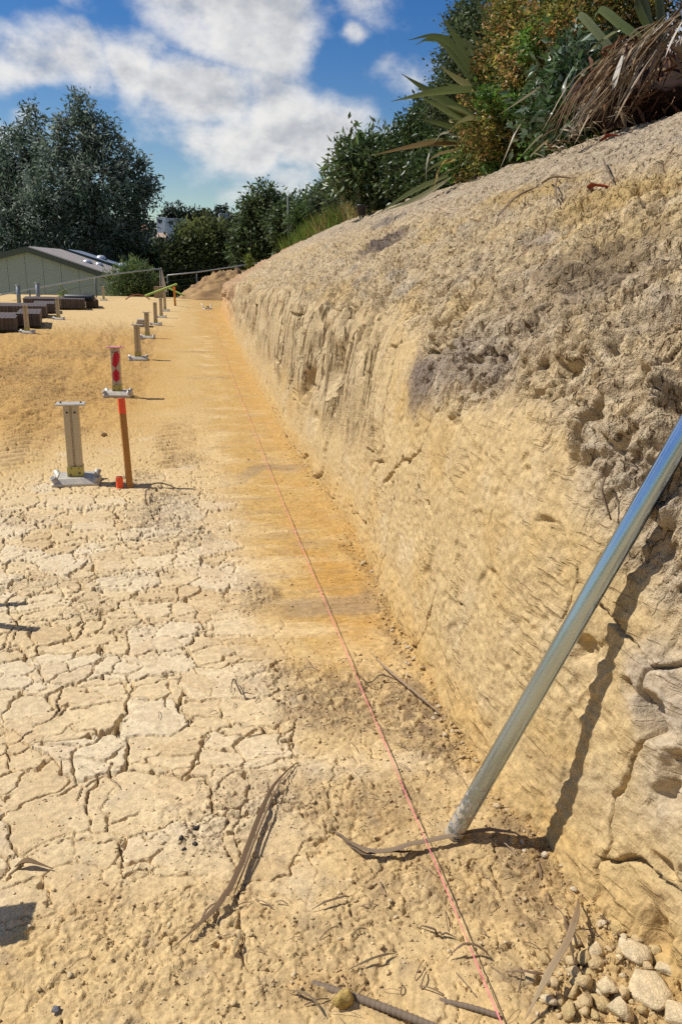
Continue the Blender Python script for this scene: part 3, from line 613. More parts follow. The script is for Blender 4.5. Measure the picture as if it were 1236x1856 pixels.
def footing(x, y, rz, label, cap=True, post=True, red=False, tall=(), name='footing_post', group=None, h=1.0, lean=(0, 0)):
    t = empty(name, (x, y, ground_z(x, y)+.008), rz, label=label, cat='post' if post else 'footing', group=group)
    t.rotation_euler = (lean[0], lean[1], rz)
    bevel(link('base_plate', PM['pan'], M['galv'], t), .006)
    k = 0
    for sx in (-1, 1):
        for sy in (-1, 1):
            link('pipe', PM['tall'] if k in tall else PM['pipe'], M['galv'], t, (sx*.135, sy*.088, .02), (-.32*sy, .42*sx, 0)); k += 1
    link('bracket', PM['bracket'], M['zinc'], t)
    if post:
        p = link('post', PM['redpost' if red else 'post'], M['redpost' if red else 'post'], t); p.scale = (1, 1, h)
        bevel(p, .0025)
        for bx in (-.027, .027):
            for bz in (.535, .118): link('bolt', PM['bolt'], M['bolt'], p, (bx, -.0465, bz))
        for bx in (-.034, .03): link('bolt', PM['bolt'], M['bolt'], t, (bx, -.0575, .075+.2*bx))
        if cap:
            c = bevel(link('cap_plate', PM['redcap' if red else 'cap'], M['redplate' if red else 'galv'], t), .004); c.location.z = .585*(h-1)
            for bx in (-.07, .07): link('bolt', PM['bolt'], M['bolt'], c, (bx, 0, .597), (-pi/2, 0, 0))
    return t
ROW = 'steel posts standing on screwed footings'
footing(-.87, 5.9, .05, 'nearest steel post with square cap plate beside the orange-topped stake', lean=(0, .0))
footing(-.91, 10.08, -.05, 'steel post sprayed with crimson paint under a pink cap plate', red=True)
footing(-.91, 14.4, .04, 'capped steel post next behind the crimson-sprayed post', h=1.02)
footing(-.97, 19.1, -.03, 'capped steel post second behind the crimson-sprayed post', h=.99)
footing(-.94, 23.4, .03, 'uncapped steel post third behind the crimson-sprayed post', cap=False, h=1.07)
footing(-.91, 27.5, .0, 'uncapped steel post fourth behind the crimson-sprayed post', cap=False, h=1.1)
footing(-.90, 31.8, .02, 'farthest uncapped steel post of the long row beside the bank', cap=False, h=1.18)
footing(-3.84, 20.15, .06, 'bare steel post in front of the nearest dark timber bundles', cap=False, h=1.12)
footing(-3.95, 25.7, .0, 'bare steel post in front of the black roll on timbers', cap=False, h=1.1)
footing(-4.15, 41.5, .02, 'far capped steel post standing alone by the shed corner', h=1.15)
footing(-.985, 1.80, .02, 'post outside the left edge whose shadow falls on the ground')
footing(-1.16, 3.46, .35, 'steel ground footing with driven pipes at the left edge', post=False, tall=(2, 3), name='ground_footing')
footing(.80, 34.4, .3, 'far steel ground footing with upright pipes near the bank foot', post=False, tall=(1, 3), name='ground_footing')

# stakes
M['stake'] = plain('stained_pine', (.40, .185, .045), .75, 0, .22, 6, .15, 60, stretch=(6, 6, .6))
M['fluoro'] = plain('fluoro_orange_paint', (.85, .10, .03), .55, 0, .12, 12)
def stake(p0, p1, w, label, tip=.16):
    p0, p1 = Vector(p0), Vector(p1); d = (p1-p0); L_ = d.length
    t = empty('survey_stake', p0, label=label, cat='stake'); t.rotation_mode = 'QUATERNION'; t.rotation_quaternion = d.to_track_quat('Z', 'Y')
    k = 1-tip
    bevel(MB().add([(-w*.46, -.014, -.1), (w*.46, -.014, -.1), (w*.46, .014, -.1), (-w*.46, .014, -.1), (-w/2, -.014, L_*k), (w/2, -.014, L_*k), (w/2, .014, L_*k), (-w/2, .014, L_*k)],
         [(3, 2, 1, 0), (4, 5, 6, 7), (0, 1, 5, 4), (1, 2, 6, 5), (2, 3, 7, 6), (3, 0, 4, 7)]).obj('shaft', M['stake'], t), .0015)
    bevel(MB().box((0, 0, L_*(1+k)/2), (w*1.03, .0295, L_*tip)).obj('painted_top', M['fluoro'], t), .0015)
    return t
stake(gp(236, 884), at(220, 722, Y=5.80), .047, 'leaning brown timber stake with fluorescent orange top', .17)
stake(gp(318, 554), at(316, 521, Y=35.8), .10, 'far upright timber peg in front of the lime boards', .05)
o = bevel(MB().box((0, 0, .02), (.045, .045, .13), Matrix.Rotation(.3, 3, 'Z')).obj('peg_stub', M['fluoro'], label='short red-painted peg stub between the stake and the nearest post', cat='peg'), .006)
o.location = gp(218, 884)
# string line
M['pink'] = plain('pink_string', (.80, .22, .22), .7, 0, .45, 60)
def string_line():
    ys = np.linspace(-.5, 34.2, 160); m = MB(); P = []
    for i, y in enumerate(ys):
        x = .605+.004*sin(y*.9)+(y > 10)*(y-10)*.008; z = .026+.005*cos(y*.6)
        P.append((x, y, max(z, ground_z(x, y)+.006)))
    m.tube(P, [.0012 if q_[1] < 5 else .0008 for q_ in P], 6)
    q = [(x+.0035*sin(i*2.1), y, z+.0035*cos(i*2.1)) for i, (x, y, z) in enumerate(P)]
    m.tube(q, .0007, 5)
    return m.obj('string_line', M['pink'], None, True, label='pink builder\'s string line stretched along the bank foot', cat='string')
string_line()
# leaning pole
def pole():
    b = gp(822, 1512); d = Vector((.36, -.125, 1)).normalized(); L_ = 1.9; R, r, n = .0275, .0245, 40
    V = []; F = []; prof = [(r, .05), (r, 0), (R, 0), (R, L_), (r, L_), (r, L_-.1)]
    for (q, z) in prof: V += [(q*cos(2*pi*k/n), q*sin(2*pi*k/n), z) for k in range(n)]
    for i in range(5):
        for k in range(n): F.append((i*n+k, i*n+(k+1) % n, (i+1)*n+(k+1) % n, (i+1)*n+k))
    o = MB().add(V, F).obj('steel_pole', M['pole'], None, False, label='shiny galvanised steel tube leaning against the clay bank', cat='pole')
    for p in o.data.polygons: p.use_smooth = True
    m = o.modifiers.new('edge', 'EDGE_SPLIT'); m.split_angle = radians(50)
    o.rotation_mode = 'QUATERNION'; o.rotation_quaternion = d.to_track_quat('Z', 'Y'); o.location = Vector(b)-d*.004+Vector((0, 0, .006))
pole()
# reinforcing bars half buried at the near edge
M['rebar'] = plain('weathered_rebar', (.17, .125, .085), .85, 0, .3, 50)
def rebar(a, b, r, label, sag=.0):
    A, B = Vector(gp(*a)), Vector(gp(*b)); A.z -= r*.9; B.z += r*.7; m = MB(); n = int((B-A).length/.004); P = []; rr = []
    for i in range(n+1):
        t = i/n; p = A.lerp(B, t); p.z += sag*sin(pi*t); P.append(p); rr.append(r*(1.0 if i % 3 else 1.16))
    m.tube(P, rr, 9); return m.obj('reinforcing_bar', M['rebar'], None, True, label=label, cat='bar')
rebar((560, 1782), (800, 1874), .0085, 'thick ribbed steel bar half buried beside the ochre clod', .006)
rebar((797, 1812), (905, 1846), .006, 'short thin steel bar crossing under the pink string', .004)
# dark timber bundles
M['timber'] = plain('dark_stained_board', (.062, .040, .030), .6, 0, .35, 5, .1, 40, stretch=(1, .2, 1), col2=(.10, .075, .06))
M['bearer'] = plain('grey_bearer', (.22, .19, .16), .8)
BG = 'bundles of dark boards laid on the site'
def bundle(pl, pr, pb, pt, ln, label, rz=None, gap=.10, layers=1):
    a, b = at(pl, pb), at(pr, pb); w = abs(b[0]-a[0]); h = (pb-pt)*a[1]/1440.; ang = rz if rz is not None else .15
    t = empty('timber_bundle', (b[0], b[1], ground_z(b[0], b[1])), ang, label=label, cat='timber')
    n = max(3, int(w/.085)); bw = w/n; rg = random.Random(int(pl*7+pb))
    me = MB().box((0, 0, 0), (bw*.94, ln, h/layers*.97)).mesh('board')
    for l in range(layers):
        for i in range(n):
            link('board', me, M['timber'], t, (-(i+.5)*bw, ln/2+rg.uniform(0, .05), gap*.6+h/layers*(l+.5)))
    for fy in (.18, .75): MB().box((-w/2, ln*fy, gap*.3-.01), (w*1.02, .09, gap*.6+.02)).obj('bearer', M['bearer'], t)
    return t
bundle(-34, 31, 603, 583, 2.6, 'nearest dark board bundle cut by the left edge')
bundle(31, 75, 596, 575, 2.6, 'dark board bundle just behind the nearest bare post')
bundle(-20, 86, 578, 561, 2.4, 'dark board bundle between the two bare steel posts')
bundle(60, 101, 569, 555, 2.4, 'dark board bundle partly behind the post with the roll')
bundle(38, 156, 562, 546, 2.4, 'longest dark board bundle under the black roll')
bundle(157, 180, 559, 547, 2.2, 'small dark board bundle at the right end of the pile')
M['black'] = plain('black_plastic', (.022, .025, .032), .45, 0, .3, 8)
def roll():
    a, b = at(119, 539, Y=33.2), at(171, 540, Y=32.9); m = MB(); n = 18; L_ = (Vector(b)-Vector(a)).length; V = []; F = []
    prof = [(.02, .02), (.05, 0), (.125, 0), (.13, .02), (.128, L_/2), (.131, L_-.02), (.125, L_), (.05, L_), (.02, L_-.02)]
    for (q, z) in prof: V += [(q*cos(2*pi*k/n), q*sin(2*pi*k/n), z) for k in range(n)]
    for i in range(len(prof)-1):
        for k in range(n): F.append((i*n+k, i*n+(k+1) % n, (i+1)*n+(k+1) % n, (i+1)*n+k))
    o = m.add(V, F).obj('membrane_roll', M['black'], None, True, label='black plastic roll lying on the dark timbers', cat='roll')
    o.rotation_mode = 'QUATERNION'; o.rotation_quaternion = (Vector(b)-Vector(a)).to_track_quat('Z', 'Y'); o.location = a
roll()
M['pvc'] = plain('grey_pvc', (.17, .20, .235), .45, 0, .12, 6)
for px, yt, yb, lab in ((34, 517, 549, 'left grey capped plastic pipe standing behind the timbers'), (69, 513, 545, 'right grey plastic pipe standing behind the timbers')):
    b, t_ = at(px+1.5, yb, Y=36.), at(px-1, yt, Y=36.)
    g = empty('standing_pipe', (b[0], b[1], ground_z(b[0], b[1])), label=lab, cat='pipe'); top = t_[2]-g.location.z
    MB().tube([(0, 0, -.1), (t_[0]-b[0], 0, top)], .085, 16).obj('pipe', M['pvc'], g, True)
    MB().tube([(t_[0]-b[0], 0, top-.05), (t_[0]-b[0], 0, top+.015)], .105, 16).obj('cap', M['pvc'], g, True)
g = empty('plate_stack', gp(258, 592), label='low stack of grey steel plates behind the posts', cat='plates')
for i in range(4): bevel(MB().box((.01*i, -.015*i, .03+i*.052), (.36-.02*i, .3, .045)).obj('plate', M['galv'], g), .006)
# lime boards, block, conduit hoop, barrier
M['lime'] = plain('lime_board', (.36, .46, .10), .6, 0, .15, 4)
def board(a, b, w, t, label):
    a, b = Vector(a), Vector(b); m = MB(); m.box((0, 0, (b-a).length/2), (w, t, (b-a).length)); o = m.obj('lime_board', M['lime'], label=label, cat='board')
    o.rotation_mode = 'QUATERNION'; o.rotation_quaternion = (b-a).to_track_quat('Z', 'Y'); o.location = a; return bevel(o, .006)
board(at(264, 536, Y=43.), at(321, 515, Y=43.6), .17, .09, 'long lime-green board propped up slanting to the right')
board(at(304, 521, Y=43.9), at(334, 536, Y=43.5), .12, .07, 'short lime-green board crossing under the long one')
M['block'] = plain('timber_block', (.27, .20, .12), .8, 0, .2, 4)
a = at(289, 527, Y=47.); o = bevel(MB().box((0, 0, .30), (.55, .5, .66)).obj('crate', M['block'], label='brown timber block at the back of the site', cat='block'), .01); o.location = (a[0], a[1], ground_z(a[0], a[1]))
M['conduit'] = plain('brown_conduit', (.30, .10, .05), .6)
def hoop():
    a, b = gp(228, 543), gp(272, 543); m = MB(); P = []
    for i in range(15):
        t = i/14; p = a*(1-t)+b*t; P.append((p[0], p[1], p[2]+.26*sin(pi*t)**.8))
    m.tube(P, .03, 8); m.obj('conduit', M['conduit'], None, True, label='red-brown flexible conduit arching off the ground', cat='conduit')
hoop()

# spoil heap
def heap():
    n, k = 44, 60; V = []; F = []
    c = at(405, 534, Y=47.); R = 2.6
    us = np.linspace(0, 1, n); th = np.linspace(0, 2*pi, k, endpoint=False); U, T = np.meshgrid(us, th, indexing='ij')
    X = c[0]+.3+U*R*1.15*np.cos(T); Y = c[1]+U*R*.9*np.sin(T)
    Z = 1.4*(1-np.clip(U, 0, 1)**1.6)*(1+.25*np.cos(T)*U)+.55*fbm(X*1.2, Y*1.2, 4, 3)*(1-U**3)+.26*fbm(X*4, Y*4, 3, 5)-.25*U**6+.16
    col = np.broadcast_to(np.array((.33, .21, .10), np.float32), X.shape+(3,)); col = mixc(col, (.18, .11, .06), sst(fbm(X*2, Y*2, 3, 7), -.1, .4)); col = mixc(col, (.5, .35, .16), .6*sst(fbm(X*3, Y*3, 3, 8), .1, .5))
    i = np.arange((n-1)*k); r = i//k; q = i % k; a = r*k+q; b = r*k+(q+1) % k
    F = np.stack([a, b, b+k, a+k], 1)[:, ::-1]
    link('spoil_heap', new_mesh('spoil_heap', np.stack([X, Y, Z], -1).reshape(-1, 3), F, True, col.reshape(-1, 3)), M['soil'], label='heap of brown dug soil beyond the end of the bank', cat='soil heap')
heap()
M['barrier'] = plain('red_mesh', (.45, .06, .03), .7)
a = at(400, 497, Y=50.); g = empty('safety_barrier', (a[0], a[1], a[2]-.25), label='small red barrier panel behind the soil heap', cat='barrier')
MB().box((0, 0, .2), (.75, .04, .34)).obj('panel', M['barrier'], g)
for s in (-1, 1): MB().box((s*.36, 0, -.3), (.05, .06, 1.4)).obj('post', M['barrier'], g)

# boundary fence
M['rail'] = plain('grey_rail', (.42, .43, .42), .5, .5, .1, 3); M['fpost'] = plain('dark_fence_post', (.07, .08, .08), .6)
def fence(pts, posts, label, r=.035, gate=None):
    a = pts[0]; t = empty('pipe_fence', a, label=label, cat='fence'); m = MB(); m.tube([Vector(p)-Vector(a) for p in pts], r, 8); m.obj('rail', M['rail'], t, True)
    for (p, h) in posts:
        q = Vector(p)-Vector(a); MB().tube([q+Vector((0, 0, -h)), q], r*1.1, 8).obj('fence_post', M['fpost'], t, True)
    for dz in (.35, .75):
        MB().tube([Vector(p)-Vector(a)-Vector((0, 0, dz)) for p in pts], .008, 5).obj('wire', M['fpost'], t)
    return t
P = lambda px, py, Y: at(px, py, Y=Y)
fence([P(-60, 543, 37), P(0, 535, 38.5), P(100, 516, 42), P(205, 497, 47), P(291, 487, 51)], [(P(-40, 541, 37.3), 1.1), (P(54, 525, 40.2), 1.3), (P(173, 503, 45.5), 1.6), (P(291, 487, 51), 2.2)], 'low pipe-rail fence running past the sage green shed')
fence([P(304, 499, 52), P(360, 493, 53.5), P(420, 484, 55), P(470, 476, 57)], [(P(304, 499, 52), 1.6), (P(357, 493, 53.4), 1.8), (P(432, 482, 55.4), 2.0)], 'wire and rail fence beyond the soil heap')
g = empty('gate_flap', P(294, 520, 51), label='pale flared sheet leaning at the fence corner', cat='sheet')
MB().add([(-.16, 0, -.3), (.32, 0, -.3), (.02, .05, 1.15), (-.08, .05, 1.15), (-.16, .06, -.3), (.32, .06, -.3), (.02, .09, 1.15), (-.08, .09, 1.15)], [(0, 1, 2, 3), (7, 6, 5, 4), (0, 4, 5, 1), (1, 5, 6, 2), (2, 6, 7, 3), (3, 7, 4, 0)]).obj('sheet', M['galv'], g)
g = bpy.data.objects.get('gate_flap'); 

# sheds
M['roofa'] = plain('weathered_roof', (.40, .355, .32), .7, 0, .12, 1.2, .0); M['roofb'] = plain('blue_grey_roof', (.24, .28, .34), .5, 0, .1, 1.)
M['dome'] = plain('roof_dome', (.62, .64, .64), .25, .5, .1, 3)
def shed(apex, lefte, righte, back, label, roof, vents, zb=-3.6, rise=None):
    A, Lf, Rt = (Vector(p) for p in (apex, lefte, righte)); bk = Vector(back)-A
    t = empty('shed', (A.x, A.y, zb), label=label, cat='shed'); O = Vector((A.x, A.y, zb))
    def top(x): return (A.z+(Rt.z-A.z)*(x-A.x)/(Rt.x-A.x)) if x > A.x else (A.z+(Lf.z-A.z)*(x-A.x)/(Lf.x-A.x))
    xs = [Lf.x]; 
    while xs[-1] < Rt.x-.25-1.2: xs.append(xs[-1]+1.15)
    xs.append(Rt.x-.25)
    wall = MB()
    for q in (0, 1):
        f = bk*q*.98+Vector((0, .06*(1-q), 0)); V = [(Lf.x, 0, zb), (Rt.x-.25, 0, zb), (Rt.x-.25, 0, top(Rt.x-.25)-.05), (A.x, 0, A.z-.05), (Lf.x, 0, Lf.z-.05)]
        V = [Vector((x, A.y, z))+Vector((f.x, f.y, 0))-O for x, _, z in V]; wall.add(V, [(0, 1, 2, 3, 4) if q == 0 else (4, 3, 2, 1, 0)])
    w0 = [Vector((Rt.x-.25, A.y+.06, z))-O for z in (zb, top(Rt.x-.25)-.05)]; w1 = [p+Vector((bk.x*.98, bk.y*.98, 0)) for p in w0]
    wall.add([w0[0], w1[0], w1[1], w0[1]], [(0, 1, 2, 3)])
    wo = wall.obj('wall', M['shedwall'], t)
    for x0, x1 in zip(xs[:-1], xs[1:]):      # cladding sheets on the gable
        m = MB(); xm = [x0+.012]+([A.x] if x0 < A.x < x1 else [])+[x1-.012]
        pol = [(x0+.012-O.x, 0.)]+[(x1-.012-O.x, 0.)]+[(x-O.x, top(x)-.07-O.z) for x in reversed(xm)]
        m.prism(pol, 0., .05); m.obj('cladding_panel', M['shedwall'], wo)
    # roof: two slopes with thickness, trimmed at the verge
    ro = MB()
    for E in (Lf, Rt):
        d = (E-A).normalized(); e = E+d*.25; n = Vector((0, 0, .10))
        a0 = A-bk.normalized()*.25; e0 = e-bk.normalized()*.25; q = [a0, e0, e0+bk*1.03, a0+bk*1.03]; V = [p-O for p in q]+[p+n-O for p in q]
        ro.add(V, [(0, 1, 2, 3), (7, 6, 5, 4), (0, 4, 5, 1), (1, 5, 6, 2), (2, 6, 7, 3), (3, 7, 4, 0)])
    r = ro.obj('roof', roof, t)
    ribs = MB()
    for E in (Rt,):
        for i in range(1, 26):
            p = A+bk*(i/26.) ; e = p+(E-A)*1.03; dn = Vector((0, 0, .12)); ribs.tube([p+dn-O, e+dn-O], .035, 4, False)
    ribs.obj('roof_ribs', roof, r, kind='stuff')
    for E in (Lf, Rt):
        d = (E-A); a0 = A-bk.normalized()*.30; e0 = a0+d*1.035; w = Vector((0, 0, -.26)); th = Vector((0, .05, 0)); up = Vector((0, 0, .12))
        V = [a0+up, e0+up, e0+w, a0+w]; V = [p-O for p in V]+[p+th-O for p in V]
        MB().add(V, [(0, 3, 2, 1), (4, 5, 6, 7), (0, 1, 5, 4), (1, 2, 6, 5), (2, 3, 7, 6), (3, 0, 4, 7)]).obj('barge_board', M['shedtrim'], t)
    MB().box(Vector((Rt.x-.27, A.y-.02, (zb+top(Rt.x-.25))/2-.1))-O, (.12, .12, top(Rt.x-.25)-zb-.3)).obj('corner_trim', M['shedtrim'], t)
    for (u, v, R) in vents:
        p = A+(Rt-A)*u+bk*v; p = p+Vector((0, 0, .1))-O; m = MB(); n = 18; V = []; F = []
        prof = [(1.0, -.15), (1.0, .12), (.98, .2), (.86, .45), (.6, .66), (.3, .76), (.02, .78)]
        for (q, z) in prof: V += [(p.x+R*q*cos(2*pi*k/n), p.y+R*q*sin(2*pi*k/n), p.z+R*z) for k in range(n)]
        for i in range(len(prof)-1):
            for k in range(n): F.append((i*n+k, i*n+(k+1) % n, (i+1)*n+(k+1) % n, (i+1)*n+k))
        dome = m.add(V, F).obj('roof_vent', M['dome'], r, True)
        MB().tube([(p.x, p.y, p.z-.2*R), (p.x, p.y, p.z+.10*R)], R*1.12, 18).obj('flange', M['shedtrim'], dome, True)
    return t
sa = shed(P(51, 450, 58), P(-150, 500, 58), P(214, 505, 58), P(112, 455, 67), 'sage green metal shed with weathered roof and two dome vents', M['roofa'], [(.52, .42, .34), (.60, .62, .30)])
sb = shed(P(124, 455, 72), P(20, 492, 72), P(247, 494, 72), P(150, 458, 80), 'farther green shed with blue-grey roof and two dome vents', M['roofb'], [(.42, .35, .46), (.75, .4, .42)])

# ================================================================== LITTER, CLODS, CRUMBS
def strap_mesh(P, W, fold=.25, c0=(.2, .15, .1), c1=None, rng=None, side=None, name='leaf', twist=0.):
    """a strap leaf along points P with widths W; V-folded, 3 vertices a row"""
    P = [Vector(p) for p in P]; V = []; C = []; n = len(P); c0 = np.array(c0); c1 = np.array(c1 if c1 is not None else c0)
    for i, p in enumerate(P):
        t = (P[min(i+1, n-1)]-P[max(i-1, 0)]).normalized(); sd = Vector(side) if side is not None else Vector((0, 0, 1)).cross(t)
        if sd.length < 1e-3: sd = Vector((1, 0, 0))
        sd = (sd-t*sd.dot(t)).normalized(); up = t.cross(sd)
        if up.z < 0: up = -up
        if twist: q = Matrix.Rotation(twist*i/n, 3, t); sd = q @ sd; up = q @ up
        w = W[i]/2; k = i/(n-1)
        V += [p-sd*w+up*(w*fold*2), p, p+sd*w+up*(w*fold*2)]
        col = c0*(1-k)+c1*k
        C += [col*1.05, col*.85, col*1.0]
    F = []
    for i in range(n-1):
        a = i*3; F += [(a, a+1, a+4, a+3), (a+1, a+2, a+5, a+4)]
    me = new_mesh(name, V, F, True, np.array(C)); return me
def bez(pts, n):
    """Catmull-Rom through 3D points"""
    pts = [np.array(p, float) for p in pts]; q = [2*pts[0]-pts[1]]+pts+[2*pts[-1]-pts[-2]]; out = []
    m = len(pts)-1
    for i in range(n+1):
        t = i/n*m; k = min(int(t), m-1); t -= k; a, b, c, d = q[k:k+4]
        out.append(.5*((2*b)+(c-a)*t+(2*a-5*b+4*c-d)*t*t+(3*b-a-3*c+d)*t**3))
    return out
def litter(pix, w, label, c=(.20, .135, .075), c1=None, lift=.008, arch=.0, name='dry_leaf', cat='leaf', fold=.3, n=22, taper=(.35, .25), thick=True, group=None):
    pts = bez([gp(*p) for p in pix], n); P = []; W = []
    for i, p in enumerate(pts):
        t = i/n; z = max(p[2], ground_z(p[0], p[1]))+lift+arch*sin(pi*t); P.append((p[0], p[1], z))
        W.append(w*max(.12, min(1, t/taper[0]+.15, (1-t)/taper[1]+.1)))
    me = strap_mesh(P, W, fold, c, c1, name=name)
    o = link(name, me, M['dry'], label=label, cat=cat, group=group)
    if thick: s = o.modifiers.new('solid', 'SOLIDIFY'); s.thickness = max(.0015, w*.10)
    return o
litter([(548, 1376), (500, 1432), (468, 1500), (440, 1572), (410, 1634), (372, 1678), (315, 1728)],   .016, 'long curved dry strap leaf lying across the near clay', (.12, .075, .042), (.19, .125, .07), .005, .014, fold=.45)
litter([(596, 1502), (640, 1538), (690, 1556), (760, 1540), (850, 1520), (905, 1517), (962, 1532)], .017, 'dry strap leaf lying in front of the pole base', (.22, .155, .095), (.33, .25, .17), .008, .012, fold=.4)
litter([(540, 1386), (505, 1440), (474, 1508), (446, 1578), (420, 1636)], .007, 'thin split strand lying along the long curved leaf', (.24, .165, .10), (.15, .10, .06), .010, .016)
litter([(360, 1690), (374, 1664), (392, 1640)], .006, 'short frayed strip at the lower end of the long leaf', (.22, .15, .09), None, .006, .012)
litter([(604, 1510), (655, 1550), (705, 1553), (772, 1546)], .010, 'narrow shredded leaf strip beside the pole-base leaf', (.20, .14, .09), None, .006, .008)
litter([(1046, 1638), (1040, 1690), (1022, 1748), (990, 1800), (950, 1858)], .016, 'pale dry strap leaf standing out of the rubble at lower right', (.27, .185, .11), (.40, .30, .18), .012, .05, fold=.5)
litter([(1018, 1680), (1026, 1720), (1040, 1762)], .007, 'short brown stalk beside the pale lower-right leaf', (.17, .115, .07), None, .01, .02)
litter([(668, 1180), (700, 1222), (752, 1272), (802, 1308)], .010, 'thin pale stick on the dark gravel near the bank foot', (.36, .26, .17), None, .01, .015, 'stick', 'stick', fold=.6)
litter([(28, 1576), (46, 1572), (66, 1574), (96, 1578)], .022, 'single brown curled leaf at the left', (.17, .105, .055), (.24, .16, .09), .006, .008, fold=.5, taper=(.5, .7))
litter([(424, 1738), (432, 1712), (437, 1690)], .008, 'tiny pale straw by the tail of the long leaf', (.36, .27, .15), None, .006, .008)
litter([(640, 1216), (668, 1250), (692, 1234), (730, 1245)], .006, 'thin dark twig bent across the gravel patch', (.10, .07, .05), None, .008, .02, 'twig', 'twig', fold=.6)
litter([(756, 1678), (790, 1692), (826, 1702)], .006, 'short straight twig left of the string at lower middle', (.14, .095, .06), None, .006, .006, 'twig', 'twig', fold=.6)
litter([(566, 1650), (600, 1640), (640, 1624)], .006, 'short slanting twig left of the lower string', (.17, .12, .08), None, .006, .008, 'twig', 'twig', fold=.6)
litter([(632, 1764), (680, 1746), (716, 1732)], .006, 'slanting twig above the thick steel bar', (.16, .115, .075), None, .005, .006, 'twig', 'twig', fold=.6)
litter([(418, 1258), (424, 1240), (436, 1262), (462, 1262)], .006, 'small hooked twig on the cracked clay', (.10, .07, .05), None, .008, .02, 'twig', 'twig', fold=.6)
litter([(262, 890), (290, 884), (330, 896)], .012, 'dark twig lying right of the leaning stake', (.12, .08, .05), None, .01, .02, 'twig', 'twig', fold=.6)
litter([(264, 920), (266, 905), (272, 893)], .010, 'short dark twig sticking up right of the stake', (.12, .08, .05), None, .01, .03, 'twig', 'twig', fold=.6)
litter([(590, 1850), (560, 1820), (520, 1800)], .006, 'dry straw lying above the buried steel bar', (.25, .18, .1), None, .006, .01)
litter([(810, 1740), (850, 1730), (890, 1740)], .007, 'bent dry root right of the string at lower right', (.20, .13, .08), None, .008, .02, 'root', 'root', fold=.6)
litter([(915, 1770), (960, 1785), (990, 1780)], .007, 'dry root running into the lower-right rubble', (.20, .13, .08), None, .008, .02, 'root', 'root', fold=.6)
# fine litter nobody would count
def fine_litter():
    rg = np.random.default_rng(21); V = []; F = []; C = []
    spots = [(.62, 1.9, .28, .35, 60), (.5, 2.55, .3, .3, 55), (.2, 1.5, .5, .2, 30), (-.1, 2.1, .45, .4, 20), (.85, 1.4, .14, .3, 50), (-.2, 5., .25, .7, 30), (.35, 1.25, .4, .1, 25)]
    for (cx, cy, rx, ry, n) in spots:
        for _ in range(n):
            x = cx+rg.normal()*rx*.6; y = cy+rg.normal()*ry*.6
            if x > foot_x(y)-.02 or y < .9 or rg.random() < .35: continue
            L_ = rg.uniform(.012, .075); a = rg.uniform(0, 2*pi); w = rg.uniform(.0005, .0017); z = ground_z(x, y)+.004; bd = rg.normal()*.13
            d = np.array([cos(a), sin(a), 0]); s = np.array([-sin(a), cos(a), 0])
            P = [np.array([x, y, z])+d*L_*t+s*bd*L_*t*(1-t)+np.array([0, 0, .008*sin(pi*t)]) for t in (0, .33, .66, 1)]
            b = len(V); c = np.array((.20, .14, .09))*rg.uniform(.5, 1.5)
            for p in P: V += [p-s*w, p+np.array([0, 0, w*1.6]), p+s*w]; C += [c]*3
            for i in range(3): F += [(b+i*3, b+i*3+1, b+i*3+4, b+i*3+3), (b+i*3+1, b+i*3+2, b+i*3+5, b+i*3+4)]
    link('straw_litter', new_mesh('straw_litter', np.array(V), np.array(F), False, np.array(C)), M['dry'], label='fine straw and root litter strewn over the near ground', cat='litter', kind='stuff')
fine_litter()

_ico = {}
def ico(sub):
    if sub not in _ico:
        bm = bmesh.new(); bmesh.ops.create_icosphere(bm, subdivisions=sub, radius=1); bm.verts.ensure_lookup_table()
        _ico[sub] = (np.array([v.co[:] for v in bm.verts]), np.array([[v.index for v in f.verts] for f in bm.faces])); bm.free()
    return _ico[sub]
def rock(rg, sub=2, rough=.1, facet=0):
    """an angular lump: the hull of a few random points"""
    n = {1: 8, 2: 15, 3: 24, 5: 60}[sub]; P = rg.normal(size=(n, 3)); P /= np.linalg.norm(P, axis=1)[:, None]; P *= (.72+.35*rg.random(n))[:, None]
    bm = bmesh.new(); vs = [bm.verts.new(p) for p in P]; r = bmesh.ops.convex_hull(bm, input=vs)
    for v in [v for v in bm.verts if not v.link_faces]: bm.verts.remove(v)
    if sub >= 3: bmesh.ops.triangulate(bm, faces=bm.faces); bmesh.ops.subdivide_edges(bm, edges=bm.edges, cuts=2 if sub == 3 else 3, use_grid_fill=True)
    bmesh.ops.triangulate(bm, faces=bm.faces); bm.verts.index_update()
    V = np.array([v.co[:] for v in bm.verts]); F = np.array([[v.index for v in f.verts] for f in bm.faces]); bm.free()
    if sub >= 3: V = V*(1+rough*fbm(V[:, 0]*2.2+V[:, 2]*1.7+rg.uniform(0, 50), V[:, 1]*2.2-V[:, 2], 4, 3))[:, None]
    return V, F
def clod(px, py, size, col, label, group=None, flat=.65, name='clay_clod', cat='clod', seed=0, sub=3):
    rg = np.random.default_rng(int(px*31+py*7+seed)); V, F = rock(rg, sub); s = np.array([1, rg.uniform(.7, 1.0), flat*rg.uniform(.8, 1.1)])*size/2
    V = V*s; a = rg.uniform(0, 6.28); V[:, :2] = V[:, :2]@np.array([[cos(a), -sin(a)], [sin(a), cos(a)]])
    C = np.array(col)*(1+.25*fbm(V[:, 0]*40, V[:, 1]*40+V[:, 2]*30, 2, 4))[:, None]
    p = gp(px, py); o = link(name, new_mesh(name, V, F, False, C), M['crumb'], label=label, cat=cat, group=group); o.location = (p[0], p[1], p[2]+size*flat*.22)
    return o
clod(622, 1822, .056, (.42, .30, .10), 'ochre clay clod resting against the thick steel bar', flat=.95)
clod(1120, 1690, .06, (.50, .36, .16), 'ochre clod lodged at the toe of the bank', flat=.7)
